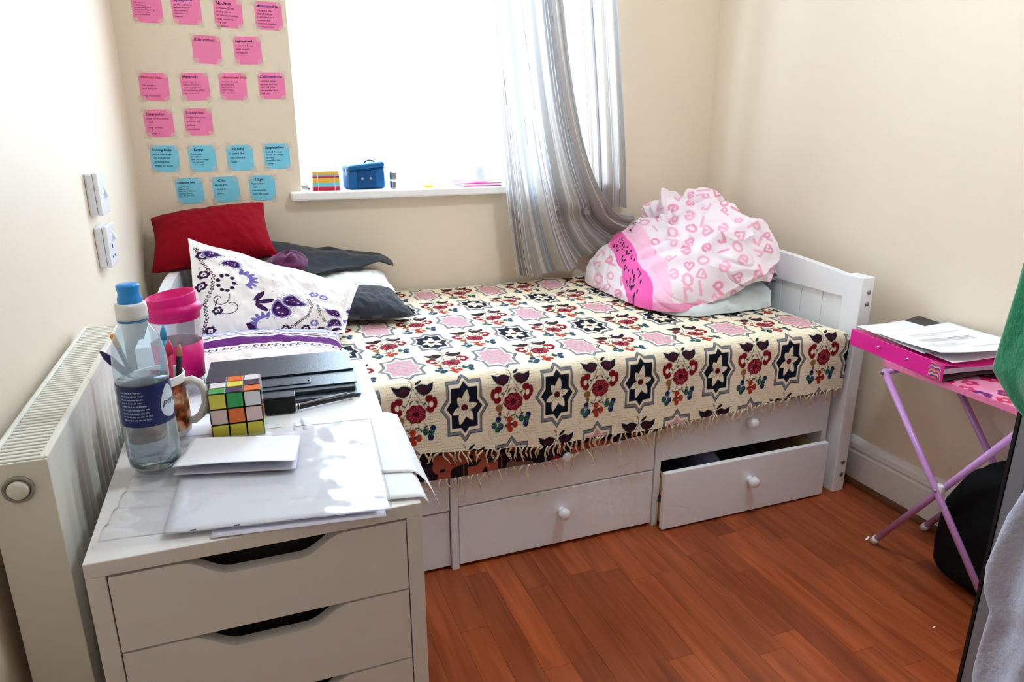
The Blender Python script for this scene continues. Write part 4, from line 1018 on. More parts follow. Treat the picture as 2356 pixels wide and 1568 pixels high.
# ------------------------------------------------------------------ puzzle cube
m_blkp = M('black_plastic', S(16, 16, 20), 0.3, 0.5)
ccol = dict(y=S(226, 214, 74), g=S(36, 160, 72), w=S(226, 222, 224), o=S(232, 110, 30), b=S(30, 40, 74), p=S(226, 196, 190), r=S(190, 40, 40))
cm = {k: M('sticker_' + k, c, 0.22, 0.5) for k, c in ccol.items()}
cube = thing('puzzle_cube', 'scrambled colour puzzle cube standing on the papers', 'puzzle cube', (-0.0365, 1.047, ZS)); cube.rotation_euler = (0, 0, radians(-2))
CS = 0.0235; h = CS * 1.5
def cchild(name, me, mt=None):
    o = bpy.data.objects.new(name, me); COL.objects.link(o); o.parent = cube
    if mt is not None and not me.materials: me.materials.append(mt)
    return o
bm = bmesh.new()
for i in range(3):
    for j in range(3):
        for k in range(3): add_box(bm, -h + i * CS, -h + (i + 1) * CS, -h + j * CS, -h + (j + 1) * CS, k * CS, (k + 1) * CS, 0.0009, 1)
cchild('cube_body', bm_mesh('cube_body', bm), m_blkp)
faces = {'front': ['ygw', 'pop', 'yyy'], 'top': ['bow', 'wyb', 'gbo'], 'right': ['bgo', 'rob', 'ywg'], 'left': ['rbw', 'ggy', 'oro'], 'back': ['wrg', 'bpb', 'gro']}
sg = CS * 0.45; stk = {}
for c in ccol:
    bm = bmesh.new(); add_box(bm, -sg, sg, -sg, sg, 0, 0.0006, 0.0004, 1); stk[c] = bm_mesh('sticker', bm); stk[c].materials.append(cm[c])
for face, rows in faces.items():
    for i, row in enumerate(rows):
        for j, c in enumerate(row):
            a_ = -h + (j + 0.5) * CS; z_ = (2.5 - i) * CS; o = cchild('sticker', stk[c])
            if face == 'front': o.location = (a_, -h, z_); o.rotation_euler = (pi / 2, 0, 0)
            elif face == 'top': o.location = (a_, h - (i + 0.5) * CS, 3 * CS)
            elif face == 'right': o.location = (h, a_, z_); o.rotation_euler = (0, pi / 2, 0)
            elif face == 'left': o.location = (-h, a_, z_); o.rotation_euler = (0, -pi / 2, 0)
            else: o.location = (a_, h, z_); o.rotation_euler = (-pi / 2, 0, 0)

# ------------------------------------------------------------------ black folio case and the small box with a pen
m_leath = M('black_leatherette', S(38, 50, 62), 0.34, 0.5, bump=0.12, bscale=350)
fol = thing('folio_case', 'black leatherette folio case with a flap, lying at the back of the cabinet', 'folio case', (0.035, 1.23, ZS)); 
mf = Matrix.Translation((0.036, 1.232, ZS)) @ Matrix.Rotation(radians(-3), 4, 'Z')
box('back_cover', -0.124, 0.124, -0.108, 0.098, 0, 0.004, m_leath, fol, 0.0018, mf)
box('inner_pages', -0.118, 0.116, -0.088, 0.094, 0.0042, 0.0105, M('page_block', S(60, 66, 74), 0.6), fol, 0.001, mf)
bm = bmesh.new(); prism_bm(bm, [(-0.124, -0.012), (0.121, -0.012), (0.121, 0.100), (-0.124, 0.100)], lambda p, k: mf @ Vector((p[0], p[1], (0.0165, 0.0135)[k] - 0.02 * (0.1 - p[1]) * 0 )))
put('front_cover', bm_mesh('front_cover', bm), m_leath, fol)
box('flap', -0.118, 0.121, -0.074, -0.014, 0.0108, 0.0134, m_leath, fol, 0.001, mf)
box('strap', -0.046, 0.046, -0.060, -0.030, 0.0136, 0.0150, m_leath, fol, 0.0006, mf)
bm = bmesh.new(); add_box(bm, -0.0445, -0.0425, -0.052, -0.036, 0.0150, 0.0166, 0, 1, mf); add_box(bm, 0.0415, 0.0435, -0.052, -0.036, 0.0150, 0.0166, 0, 1, mf); put('strap_loop', bm_mesh('strap_loop', bm), m_blkp, fol)
mb = Matrix.Translation((0.024, 1.093, z0 + 0.0085)) @ Matrix.Rotation(radians(-4), 4, 'Z')
sb = thing('black_block', 'small matt black block beside the puzzle cube', 'box', (0.024, 1.093, z0 + 0.003))
box('block_body', -0.023, 0.023, -0.010, 0.012, -0.005, 0.0200, M('matt_black', S(10, 10, 12), 0.75), sb, 0.0018, mb)
box('block_lid', -0.0235, 0.0235, -0.0105, 0.0125, 0.0202, 0.0225, m_leath, sb, 0.0008, mb)
pen = thing('pen', 'slim black and grey pen lying in front of the folio case', 'pen', (0.10, 1.105, z0 + 0.008))
pa, pb = Vector((0.0490, 1.0880, z0 + 0.0085)), Vector((0.142, 1.112, z0 + 0.0085))
tube('pen_barrel', [pa, pa.lerp(pb, 0.02), pa.lerp(pb, 0.98), pb], [0.003, 0.0042, 0.0042, 0.003], M('pen_black', S(30, 30, 34), 0.3), pen, 12)
tube('pen_clip', [pa + Vector((0.006, 0.0005, 0.0048)), pb + Vector((-0.012, -0.001, 0.0048))], 0.0016, M('pen_grey', S(186, 176, 178), 0.4), pen, 8)
for k in (0, 1): box('pen_band', 0.0478 + 0.004 * k, 0.0492 + 0.004 * k, 1.0835, 1.0935, z0 + 0.004, z0 + 0.013, m_steel, pen, 0.0006)

# ------------------------------------------------------------------ water bottle
bx, by, bz = -0.1395, 0.945, z0 + 0.0100
bot = thing('water_bottle', 'clear plastic water bottle with blue sports cap and navy label', 'bottle', (bx, by, bz))
c0 = (bx, by, bz)
outer = [(0, 0.004), (0.012, 0.002), (0.019, 0.0), (0.026, 0.002), (0.0300, 0.008), (0.0312, 0.020), (0.0312, 0.060), (0.0308, 0.066), (0.0306, 0.120), (0.0313, 0.126), (0.0313, 0.140), (0.0306, 0.152), (0.0280, 0.168), (0.0235, 0.181), (0.0180, 0.190), (0.0152, 0.196), (0.0150, 0.204)]
lathe('bottle_shell', outer, c0, M_clear('bottle_plastic', (0.84, 0.935, 0.99), 1.0, 0.06, 0.20), bot, 56)
wat = [(0, 0.006), (0.018, 0.0025), (0.0255, 0.004), (0.0294, 0.010), (0.0306, 0.022), (0.0304, 0.062), (0.0301, 0.119), (0.0305, 0.1215), (0, 0.1215)]
lathe('water', wat, c0, M('water', (0.97, 0.985, 1.0), 0.0, 0.5, trans=1.0, ior=1.33), bot, 56)
# petal ribs in the base
bm = bmesh.new()
for k in range(5):
    a_ = k * 2 * pi / 5; tube_bm(bm, [(bx + r_ * cos(a_), by + r_ * sin(a_), bz + z_) for r_, z_ in ((0.010, 0.0045), (0.020, 0.0035), (0.0285, 0.010), (0.0310, 0.024))], [0.0012, 0.002, 0.002, 0.0008], 6)
put('base_ribs', bm_mesh('base_ribs', bm, True), M_clear('bottle_plastic'), bot)
LZ0, LZ1, LR = 0.0665, 0.1195, 0.0311
lathe('label_band', [(LR, LZ0), (LR, LZ1)], c0, M('navy_label', S(18, 34, 92), 0.35, 0.5, var=0.15, vscale=60), bot, 72)
def wrap(ang0, zc, R): return lambda a_, b_: np.stack([bx + R * np.cos(ang0 + a_ / R), by + R * np.sin(ang0 + a_ / R), bz + zc + b_], -1)
# drop shaped emblem with the name
th_e = radians(-46)
kk = lin(0.02, 1, 8)[:, None]; tt = lin(0, 2 * pi, 41)[None, :]
em = grid_mesh('label_emblem', np.stack([kk * 0.013 * np.sin(tt) * (1.0 - 0.35 * np.cos(tt)) + 0.010, kk * 0.0215 * np.cos(tt), 0 * kk * tt], -1))
put('label_emblem', remap(em, wrap(th_e, 0.094, LR + 0.0003)), M('emblem_white', S(206, 218, 232), 0.4, var=0.08, vscale=90), bot)
put('label_name', remap(text_mesh('perla', 0.0125, 0.30, 1.0), wrap(th_e - 0.03, 0.0900, LR + 0.0006)), M('name_navy', S(24, 30, 70), 0.4), bot)
bm = bmesh.new(); r_ = random.Random(2)
for k in range(9):
    x = 0.0
    while x < 0.026 + 0.006 * (k > 4):
        L_ = r_.uniform(0.0018, 0.0048); vq = [bm.verts.new((x + p_, -k * 0.0045 + q_, 0)) for p_, q_ in ((0, 0), (L_, 0), (L_, 0.0017), (0, 0.0017))]; bm.faces.new(vq); x += L_ + 0.0009
put('label_small_print', remap(bm_mesh('label_small_print', bm, recalc=False), wrap(radians(-138), 0.1115, LR + 0.0003)), M('print_white', S(150, 162, 200), 0.5), bot)
lathe('neck_ring', [(0.0150, 0.1965), (0.0172, 0.1965), (0.0172, 0.1990), (0.0150, 0.1990)], c0, M('ring_blue', S(64, 140, 200), 0.3), bot, 40)
lathe('cap_collar', [(0.0155, 0.1995), (0.0178, 0.1995), (0.0180, 0.204), (0.0176, 0.214), (0.0170, 0.2185), (0.0150, 0.2195), (0, 0.2195)], c0, M('collar_white', S(232, 234, 236), 0.35), bot, 48)
bm = bmesh.new(); n_ = 40
lathe_bm(bm, [(0.0136, 0.2198), (0.0138, 0.224), (0.0126, 0.228), (0.0120, 0.232), (0.0128, 0.2375), (0.0132, 0.240), (0.0124, 0.242), (0.0, 0.2425)], c0, n_)
put('sports_cap', bm_mesh('sports_cap', bm, True), M('cap_blue', S(40, 150, 236), 0.3, 0.5), bot)

# ------------------------------------------------------------------ mug with pens
mx_, my_, mz_ = -0.1400, 1.062, ZS + 0.0005
mug = thing('mug', 'white mug with a brown print, holding pens behind the water bottle', 'mug', (mx_, my_, mz_))
m_mug = M('mug_glaze', S(238, 236, 232), 0.2, 0.5)
lathe('mug_body', [(0, 0.004), (0.026, 0.004), (0.028, 0), (0.033, 0.001), (0.0375, 0.006), (0.0385, 0.014), (0.0385, 0.092), (0.0375, 0.0945), (0.0358, 0.0935), (0.0352, 0.088), (0.0352, 0.016), (0.030, 0.009), (0, 0.008)], (mx_, my_, mz_), m_mug, mug, 56)
hp = [(mx_ + 0.0365, 0.080), (mx_ + 0.048, 0.083), (mx_ + 0.0585, 0.077), (mx_ + 0.0635, 0.062), (mx_ + 0.0625, 0.045), (mx_ + 0.055, 0.029), (mx_ + 0.045, 0.021), (mx_ + 0.0365, 0.021)]
hd = Matrix.Translation((mx_, my_, 0)) @ Matrix.Rotation(radians(-12), 4, 'Z') @ Matrix.Translation((-mx_, -my_, 0))
tube('handle', [hd @ Vector((x, my_, mz_ + z)) for x, z in hp], [0.0062, 0.0058, 0.0056, 0.0056, 0.0056, 0.0056, 0.0058, 0.0062], m_mug, mug, 16, 1.0)
def wrapm(R, ang0): return lambda a_, b_: np.stack([mx_ + R * np.cos(ang0 + a_ / R), my_ + R * np.sin(ang0 + a_ / R), mz_ + b_], -1)
bm = bmesh.new(); bmesh.ops.create_grid(bm, x_segments=60, y_segments=16, size=1)
gm = bm_mesh('mug_print', bm, recalc=False)
for v_ in gm.vertices: v_.co = (v_.co.x * 0.080, 0.048 + v_.co.y * 0.034, 0)
put('mug_print', remap(gm, wrapm(0.0388, radians(-122))), None, mug)
def m_print():
    m = bpy.data.materials.new('mug_picture'); m.use_nodes = True; nt = m.node_tree; n = nt.nodes; p = n['Principled BSDF']; p.inputs['Roughness'].default_value = 0.2
    tc = n.new('ShaderNodeTexCoord'); nz = n.new('ShaderNodeTexNoise'); nz.inputs['Scale'].default_value = 55; nz.inputs['Detail'].default_value = 4
    rp = n.new('ShaderNodeValToRGB'); e = rp.color_ramp.elements; e[0].position = 0.38; e[0].color = (*S(62, 32, 20), 1); e[1].position = 0.62; e[1].color = (*S(226, 190, 160), 1); k = e.new(0.5); k.color = (*S(176, 86, 46), 1)
    nt.links.new(tc.outputs['Object'], nz.inputs['Vector']); nt.links.new(nz.outputs['Fac'], rp.inputs[0]); nt.links.new(rp.outputs[0], p.inputs['Base Color']); return m
gm.materials.append(m_print())
def pencil(name, label, p0, p1, r, cols, tip=None, group='pens standing in the mug'):
    t_ = thing(name, label, 'pen' if name == 'pen' else ('brush' if name == 'makeup_brush' else 'pencil'), p0, group)
    a_, b_ = Vector(p0), Vector(p1)
    tube('barrel', [a_, a_.lerp(b_, 0.86)], r, cols[0], t_, 10)
    if tip == 'cone': tube('cap', [a_.lerp(b_, 0.86), a_.lerp(b_, 0.93), b_], [r * 1.08, r * 0.95, r * 0.25], cols[1], t_, 10)
    else: tube('cap', [a_.lerp(b_, 0.86), a_.lerp(b_, 0.985), b_], [r * 1.12, r * 1.12, r * 0.7], cols[1], t_, 10)
    return t_
pm = lambda n, c: M('pen_' + n, c, 0.35)
zb = mz_ + 0.0105
pencil('pen', 'dark violet felt pen leaning left out of the mug', (-0.110, 1.060, zb + 0.004), (-0.2045, 1.070, 0.836), 0.0052, (pm('violet', S(44, 22, 92)), pm('violet', S(44, 22, 92))), 'cone')
pencil('pencil', 'pencil with orange end standing in the mug, left of the bottle', (-0.150, 1.075, zb + 0.002), (-0.186, 1.066, 0.860), 0.0034, (pm('navy', S(30, 34, 60)), pm('orange', S(240, 160, 30))))
pencil('pen', 'pen with bright blue cap standing in the mug', (-0.140, 1.080, zb + 0.002), (-0.122, 1.076, 0.864), 0.0046, (pm('sky', S(50, 160, 210)), pm('sky', S(50, 160, 210))), 'cone')
pencil('pen', 'pen with a rosy red barrel standing in the mug', (-0.132, 1.058, zb + 0.002), (-0.1155, 1.056, 0.846), 0.0058, (pm('rose', S(206, 50, 90)), pm('rose', S(206, 50, 90))), 'cone')
pencil('pencil', 'black pencil with bare wooden tip standing in the mug, nearest the tumbler', (-0.122, 1.068, zb + 0.002), (-0.1035, 1.062, 0.838), 0.0042, (pm('black', S(20, 18, 22)), pm('wood', S(206, 150, 110))), 'cone')

# ------------------------------------------------------------------ pink tumbler
tx, ty, tz = -0.124, 1.245, ZS + 0.0005
tmb = thing('tumbler', 'clear travel tumbler with magenta lid and sleeve behind the mug', 'tumbler', (tx, ty, tz))
lathe('tumbler_body', [(0, 0.003), (0.028, 0.003), (0.030, 0), (0.0325, 0.002), (0.034, 0.010), (0.0400, 0.134), (0.0400, 0.138)], (tx, ty, tz), M_clear('tumbler_clear', (0.95, 0.94, 0.97), 1.0, 0.06, 0.16), tmb, 56)
lathe('inner_wall', [(0, 0.010), (0.0300, 0.010), (0.0370, 0.134)], (tx, ty, tz), M_clear('tumbler_clear'), tmb, 56)
m_mag = M('magenta_silicone', S(226, 14, 128), 0.45, 0.4)
lathe('grip_sleeve', [(0.0352, 0.028), (0.0368, 0.028), (0.0398, 0.089), (0.0382, 0.089)], (tx, ty, tz), m_mag, tmb, 64)
lathe('lid', [(0.0400, 0.128), (0.0412, 0.130), (0.0418, 0.139), (0.0440, 0.141), (0.0446, 0.146), (0.0440, 0.150), (0.0395, 0.152), (0.0385, 0.154), (0, 0.154)], (tx, ty, tz), m_mag, tmb, 64)
bm = bmesh.new(); lathe_bm(bm, [(0.0385, 0), (0.0388, 0.012), (0.0372, 0.0135), (0.0358, 0.012), (0.0350, 0.003), (0, 0.002)], n=56)
for v_ in bm.verts:
    k = (v_.co.x + 0.039) / 0.078
    v_.co.z *= (0.75 + 0.85 * k); v_.co.x += tx - 0.001; v_.co.y += ty; v_.co.z += tz + 0.1525
put('lid_rim', bm_mesh('lid_rim', bm, True), m_mag, tmb)

# ------------------------------------------------------------------ things on the window sill
sz0 = WZ0 + 0.0003
gb = thing('striped_box', 'small box with yellow, red, teal and pink stripes on the window sill', 'box', (0.277, 2.535, sz0)); gb.rotation_euler = (0, 0, 0)
yA, yB, xA, xB = 2.508, 2.562, 0.234, 0.321; hz_ = 0.064
bands = [(0.000, 0.011, S(206, 40, 74)), (0.011, 0.014, S(226, 90, 160)), (0.014, 0.026, S(120, 208, 214)), (0.026, 0.042, S(240, 190, 76)), (0.042, 0.047, S(196, 46, 80)), (0.047, 0.053, S(160, 176, 210)), (0.053, 0.064, S(242, 200, 92))]
for k, (a_, b_, c_) in enumerate(bands):
    box('stripe_band', xA, xB, yA, yB, sz0 + a_, sz0 + b_, M('stripe_%d' % k, c_, 0.4), gb, 0.0002)
bm = bmesh.new()
for x in (xA + 0.016, xB - 0.016): add_box(bm, x - 0.0008, x + 0.0008, yA - 0.0006, yA, sz0, sz0 + hz_)
put('film_seam', bm_mesh('film_seam', bm), M('seam_white', S(236, 228, 222), 0.4), gb)
# blue zip case
m_bluec = M('blue_case_fabric', S(24, 98, 158), 0.6, 0.3, bump=0.2, bscale=300, var=0.05); m_bluec2 = M('blue_case_trim', S(16, 74, 130), 0.6, 0.3)
bc = thing('vanity_case', 'blue zip case with two silver press studs on the window sill', 'case', (0.412, 2.55, sz0))
mc = Matrix.Translation((0.412, 2.5565, sz0)) @ Matrix.Rotation(radians(10), 4, 'Z')
def wedge(name, x0, x1, y0, y1, z0_, z1_, bev, mat):
    bm = bmesh.new(); add_box(bm, x0, x1, y0, y1, z0_, z1_, bev, 4)
    for v_ in bm.verts: v_.co.z *= 1.0 + 1.1 * v_.co.x; v_.co = mc @ v_.co
    put(name, bm_mesh(name, bm, True), mat, bc)
wedge('case_body', -0.064, 0.064, -0.040, 0.040, 0, 0.066, 0.008, m_bluec); wedge('case_lid', -0.0655, 0.0655, -0.0415, 0.0415, 0.0660, 0.086, 0.008, m_bluec); wedge('zip_band', -0.0648, 0.0648, -0.0408, 0.0408, 0.0640, 0.0672, 0.001, m_bluec2)
box('front_tab', -0.036, 0.030, -0.0425, -0.0400, 0.004, 0.0620, m_bluec2, bc, 0.001, mc)
for dx in (-0.020, 0.010):
    bm = bmesh.new(); lathe_bm(bm, [(0, 0.0018), (0.003, 0.0015), (0.0042, 0)], n=18, mtx=mc @ Matrix.Translation((dx, -0.0425, 0.036)) @ Matrix.Rotation(pi / 2, 4, 'X')); put('press_stud', bm_mesh('press_stud', bm, True), m_steel, bc)
tube('carry_handle', [mc @ Vector(p_) for p_ in ((0.002, 0, 0.0855), (0.010, 0, 0.0925), (0.022, 0, 0.0955), (0.034, 0, 0.0945), (0.042, 0, 0.0895))], 0.0026, m_bluec2, bc, 8)
box('zip_pull', -0.068, -0.0655, -0.02, -0.016, 0.045, 0.070, m_steel, bc, 0.0005, mc)
# lipstick tube
ls = thing('lipstick', 'small blue and silver lipstick tube beside the blue case', 'lipstick', (0.508, 2.515, sz0)); m_sil = M('silver_tube', S(196, 200, 208), 0.22, 0.5, metal=0.9)
box('tube_base', 0.5005, 0.5175, 2.507, 2.524, sz0, sz0 + 0.027, m_sil, ls, 0.003); box('tube_cap', 0.5005, 0.5175, 2.507, 2.524, sz0 + 0.0295, sz0 + 0.057, m_sil, ls, 0.003)
box('tube_waist', 0.503, 0.515, 2.5095, 2.5215, sz0 + 0.027, sz0 + 0.0295, m_mug, ls); box('blue_side', 0.4965, 0.5005, 2.510, 2.521, sz0 + 0.001, sz0 + 0.026, m_bluec, ls, 0.001); box('blue_side', 0.4965, 0.5005, 2.510, 2.521, sz0 + 0.031, sz0 + 0.056, m_bluec, ls, 0.001)
# pale bowl, pink notebook, small bits
bo = lathe('bowl', [(0, 0.062), (0.016, 0.061), (0.023, 0.056), (0.028, 0.042), (0.034, 0.022), (0.046, 0.006), (0.050, 0.001), (0.050, 0.0), (0.047, 0.0), (0.044, 0.004), (0.031, 0.021), (0.025, 0.041), (0.020, 0.053), (0, 0.058)], (0.842, 2.570, sz0 + 0.0125), M('milky_plastic', S(226, 238, 246), 0.25, 0.5, transl=0.35), None, 48)
tag(bo, 'milky white dome shaped bowl upside down on the pink notebook', 'bowl')
nb_ = thing('notebook', 'magenta notebook lying flat on the sill by the curtain', 'notebook', (0.84, 2.54, sz0))
box('cover', 0.758, 0.905, 2.492, 2.625, sz0, sz0 + 0.003, M('magenta_card', S(230, 40, 150), 0.4), nb_, 0.0006); box('pages', 0.760, 0.903, 2.494, 2.623, sz0 + 0.003, sz0 + 0.0095, m_paper, nb_); box('cover', 0.758, 0.905, 2.492, 2.625, sz0 + 0.0095, sz0 + 0.0122, M('magenta_card', S(230, 40, 150), 0.4), nb_, 0.0006)
er = box('eraser', 0.615, 0.650, 2.505, 2.520, sz0, sz0 + 0.008, M('eraser_yellow', S(246, 200, 70), 0.6), None, 0.002); tag(er, 'small yellow eraser on the sill right of the lipstick', 'eraser')
tube_ = tube('plaster_roll', [(0.665, 2.525, sz0 + 0.0065), (0.715, 2.53, sz0 + 0.0065)], 0.0062, M('plaster_beige', S(236, 206, 180), 0.7), None, 14); tag(tube_, 'beige tube lying on the sill next to the yellow eraser', 'tube')
ws = tube('cable', [(0.205, 2.60, sz0 + 0.004), (0.215, 2.55, sz0 + 0.004), (0.222, 2.535, sz0 + 0.005), (0.226, 2.57, sz0 + 0.004), (0.214, 2.61, sz0 + 0.006), (0.2, 2.58, sz0 + 0.012), (0.22, 2.555, sz0 + 0.014)], 0.0028, M('cable_grey', S(150, 156, 150), 0.5), None, 8); tag(ws, 'grey cable curled at the left end of the sill', 'cable')

# ------------------------------------------------------------------ clothes in the open drawer
m_dkc = [M('drawer_clothes_%d' % k, c, 0.9, 0.1, sheen=0.2) for k, c in enumerate((S(26, 28, 46), S(20, 20, 26), S(150, 150, 190), S(96, 70, 56)))]
for k, (x0, x1, lab) in enumerate(((1.075, 1.21, 'dark navy folded clothes at the left of the open drawer'), (1.325, 1.48, 'black folded clothes in the middle of the open drawer'), (1.215, 1.32, 'lilac grey folded cloth in the open drawer'), (1.485, 1.615, 'brown patterned cloth at the right of the open drawer'))):
    uu, vv = np.meshgrid(lin(0, 1, 40), lin(0, 1, 24)); e = (np.sin(pi * np.clip(uu, 0.0, 1)) * np.sin(pi * np.clip(vv, 0, 1))) ** 0.3
    X_ = x0 + (x1 - x0) * uu; Y_ = 1.560 + 0.20 * vv; Z_ = 0.03 + 0.145 * e + 0.010 * vnoise(uu * 5, vv * 4, 120 + k, 2) * e
    Z_ = np.minimum(Z_, 0.190)
    tag(put('folded_clothes', grid_mesh('folded_clothes', np.stack([X_, Y_, Z_], -1)), m_dkc[k]), lab, 'clothing', 'clothes in the open drawer')

# ------------------------------------------------------------------ folding table, binder, papers
m_lil = M('lilac_tube', S(196, 142, 206), 0.35, 0.5, coat=0.2); m_cap = M('white_rubber', S(236, 232, 230), 0.5)
tb = thing('folding_table', 'small folding table with lilac tube legs and a pink flowered top', 'table', (1.68, 1.14, 0))
def leg(p0, p1, foot):
    a_, b_ = Vector(p0), Vector(p1); d = (b_ - a_).normalized()
    o = tube('leg', [a_, b_], 0.0085, m_lil, tb, 14)
    if foot: tube('foot_cap', [a_ - d * 0.002, a_ + d * 0.018], 0.0105, m_cap, o, 14)
    return o
LX0, LX1 = 1.573, 1.763
leg((LX0, 1.262, 0.010), (LX0, 0.935, 0.500), True); leg((LX0 - 0.018, 0.895, 0.010), (LX0 - 0.018, 1.305, 0.512), True)
leg((LX1, 1.262, 0.010), (LX1, 0.935, 0.500), True); leg((LX1 + 0.018, 0.895, 0.010), (LX1 + 0.018, 1.305, 0.512), True)
tube('cross_bar', [(LX0, 1.28 - 0.33, 0.478), (LX1, 1.28 - 0.33, 0.478)], 0.007, m_lil, tb, 12); tube('cross_bar', [(LX0 - 0.018, 1.300, 0.506), (LX1 + 0.018, 1.300, 0.506)], 0.007, m_lil, tb, 12)
for x in (LX0 - 0.009, LX1 + 0.009):
    box('pivot_spacer', x - 0.0085, x + 0.0085, 1.085, 1.107, 0.252, 0.274, m_cap, tb, 0.003)
for p_ in ((LX0 - 0.0275, 1.094, 0.262), (LX0 - 0.0275, 1.300, 0.506)):
    bm = bmesh.new(); lathe_bm(bm, [(0, 0.004), (0.003, 0.0035), (0.0048, 0.001), (0.0048, 0)], n=16, mtx=Matrix.Translation(p_) @ Matrix.Rotation(-pi / 2, 4, 'Y')); put('bolt', bm_mesh('bolt', bm, True), m_steel, tb)
# top with rounded corners and flower print
def rounded(x0, x1, y0, y1, r, n=8, rf=0.03):
    L = []; R0 = r
    for cx, cy, a0, r in ((x1 - rf, y1 - rf, 0, rf), (x0 + rf, y1 - rf, pi / 2, rf), (x0 + R0, y0 + R0, pi, R0), (x1 - R0, y0 + R0, 1.5 * pi, R0)):
        L += [(cx + r * cos(a0 + k * pi / 2 / n), cy + r * sin(a0 + k * pi / 2 / n)) for k in range(n + 1)]
    return L
TX0, TX1, TY0, TY1 = 1.576, 1.800, 0.850, 1.345
bm = bmesh.new(); prism_bm(bm, rounded(TX0, TX1, TY0, TY1, 0.11), lambda p, k: (p[0], p[1], (0.514, 0.5285)[k])); put('table_top', bm_mesh('table_top', bm), M('pink_top_board', S(240, 128, 176), 0.35), tb)
ng = 240; gx_, gy_ = np.meshgrid(lin(TX0 + 0.003, TX1 - 0.003, 150), lin(TY0 + 0.003, TY1 - 0.032, ng))
pt = Paint(gx_, gy_, np.array(S(246, 158, 196))); rr = random.Random(3)
for k in range(46):
    cx, cy = rr.uniform(TX0, TX1), rr.uniform(TY0, TY1); s_ = rr.choice((0.012, 0.018, 0.024)); c_ = np.array(rr.choice((S(104, 12, 60), S(206, 30, 90), S(110, 40, 120), S(226, 60, 120))))
    for q in range(5): pt.ell(cx + s_ * 0.65 * cos(q * 2 * pi / 5 + k), cy + s_ * 0.65 * sin(q * 2 * pi / 5 + k), s_ * 0.5, s_ * 0.5, c_)
    pt.ell(cx, cy, s_ * 0.3, s_ * 0.3, np.array(S(246, 180, 206)))
put('top_print', grid_mesh('top_print', np.stack([gx_, gy_, 0 * gx_ + 0.5290], -1), pt.rgb), M('flower_print', (1, 1, 1), 0.3, 0.5, attr=True), tb)
# trim print to the board outline: shave corners by pushing outside points to the rounded edge
tp = bpy.data.objects['top_print'].data
for v_ in tp.vertices:
    cx = min(max(v_.co.x, TX0 + 0.11), TX1 - 0.11); cy = max(v_.co.y, TY0 + 0.11); dx, dy = v_.co.x - cx, v_.co.y - cy; L = hypot(dx, dy)
    if L > 0.108 and dy < 0: v_.co.x = cx + dx / L * 0.108; v_.co.y = cy + dy / L * 0.108
# ring binder: spine to the left, lying open side to the wall
mb_ = Matrix.Translation((1.583, 1.307, 0.5295)) @ Matrix.Rotation(radians(-6.5), 4, 'Z')
m_hot = M('hot_pink_card', S(240, 40, 158), 0.3, 0.5); m_wine = M('dark_lining', S(50, 10, 26), 0.5)
bd = thing('ring_binder', 'hot pink ring binder lying on the folding table', 'binder', (1.65, 1.3, 0.5295))
box('spine', -0.0015, 0.0015, -0.163, 0.163, 0.0, 0.046, m_hot, bd, 0.0008, mb_)
for p_, nme in ((0.0, 'back_cover'), (0.0435, 'front_cover')):
    P_ = np.array([[mb_ @ Vector((0.0016 + x * 0.225, y, p_ + (0.010 * sin(pi * x) if p_ == 0 else -0.012 * sin(pi * x)))) for x in lin(0, 1, 14)] for y in (-0.162, 0.162)]); P2_ = P_.copy(); P2_[..., 2] += 0.0025
    put(nme, grid_mesh(nme, np.concatenate([P_, P2_[::-1], P_[:1]], 0), smooth=False), m_hot if p_ else m_wine, bd)
box('inner_papers', 0.012, 0.215, -0.148, 0.150, 0.014, 0.028, m_lilac, bd, 0.001, mb_)
for y in (-0.05, 0.055):
    bm = bmesh.new(); lathe_bm(bm, [(0, 0.0024), (0.0025, 0.002), (0.0042, 0.0002), (0.0042, 0)], n=16, mtx=mb_ @ Matrix.Translation((-0.0016, y, 0.024)) @ Matrix.Rotation(-pi / 2, 4, 'Y')); put('rivet', bm_mesh('rivet', bm, True), m_steel, bd)
# swirl label on the spine end
ga, gbb = np.meshgrid(lin(-0.160, -0.118, 70), lin(0.003, 0.043, 60)); pt = Paint(ga, gbb, np.array(S(240, 40, 158)))
rr_ = np.hypot((ga + 0.139) * 1.25, gbb - 0.0) + 0.003 * np.sin((ga) * 260); inside = np.abs(ga + 0.139) < 0.019 - 0.25 * np.maximum(gbb - 0.022, 0)
for k in range(12): pt.mask(inside & (rr_ > k * 0.0036) & (rr_ < (k + 1) * 0.0036), np.array([S(120, 50, 150), S(240, 150, 120), S(226, 110, 90), S(90, 60, 160), S(248, 190, 170)][k % 5]))
Pz = np.array([[mb_ @ Vector((-0.0019, a_, b_)) for a_, b_ in zip(ra, rb)] for ra, rb in zip(ga, gbb)])
put('spine_label', grid_mesh('spine_label', Pz, pt.rgb), M('spine_print', (1, 1, 1), 0.35, 0.5, attr=True), bd)
# loose sheets on the binder
m_ln = M('print_grey', S(120, 124, 132), 0.8)
def doc(corners, label, seed, curl):
    o = sheet('paper_sheet', corners, m_paper, label, 'paper', 'loose sheets on the ring binder', seed=seed, curl=curl, n=26)
    return o
W3 = lambda x, y, z: tuple(mb_ @ Vector((x, y, z)))
cz = 0.0495
doc([W3(0.02, -0.165, cz), W3(0.222, -0.17, cz), W3(0.222, 0.13, cz), W3(0.02, 0.135, cz)], 'lower white sheet in the loose stack on the pink binder', 41, lambda u, v: 0.012 * u ** 2)
doc([W3(-0.004, -0.100, cz + 0.002), W3(0.20, -0.06, cz + 0.002), W3(0.200, 0.155, cz + 0.002), W3(0.01, 0.158, cz + 0.002)], 'printed sheet at the far end of the binder, edge lifting by the wall', 42, lambda u, v: 0.003 + 0.010 * u ** 2 + 0.004 * np.sin(pi * v) * u)
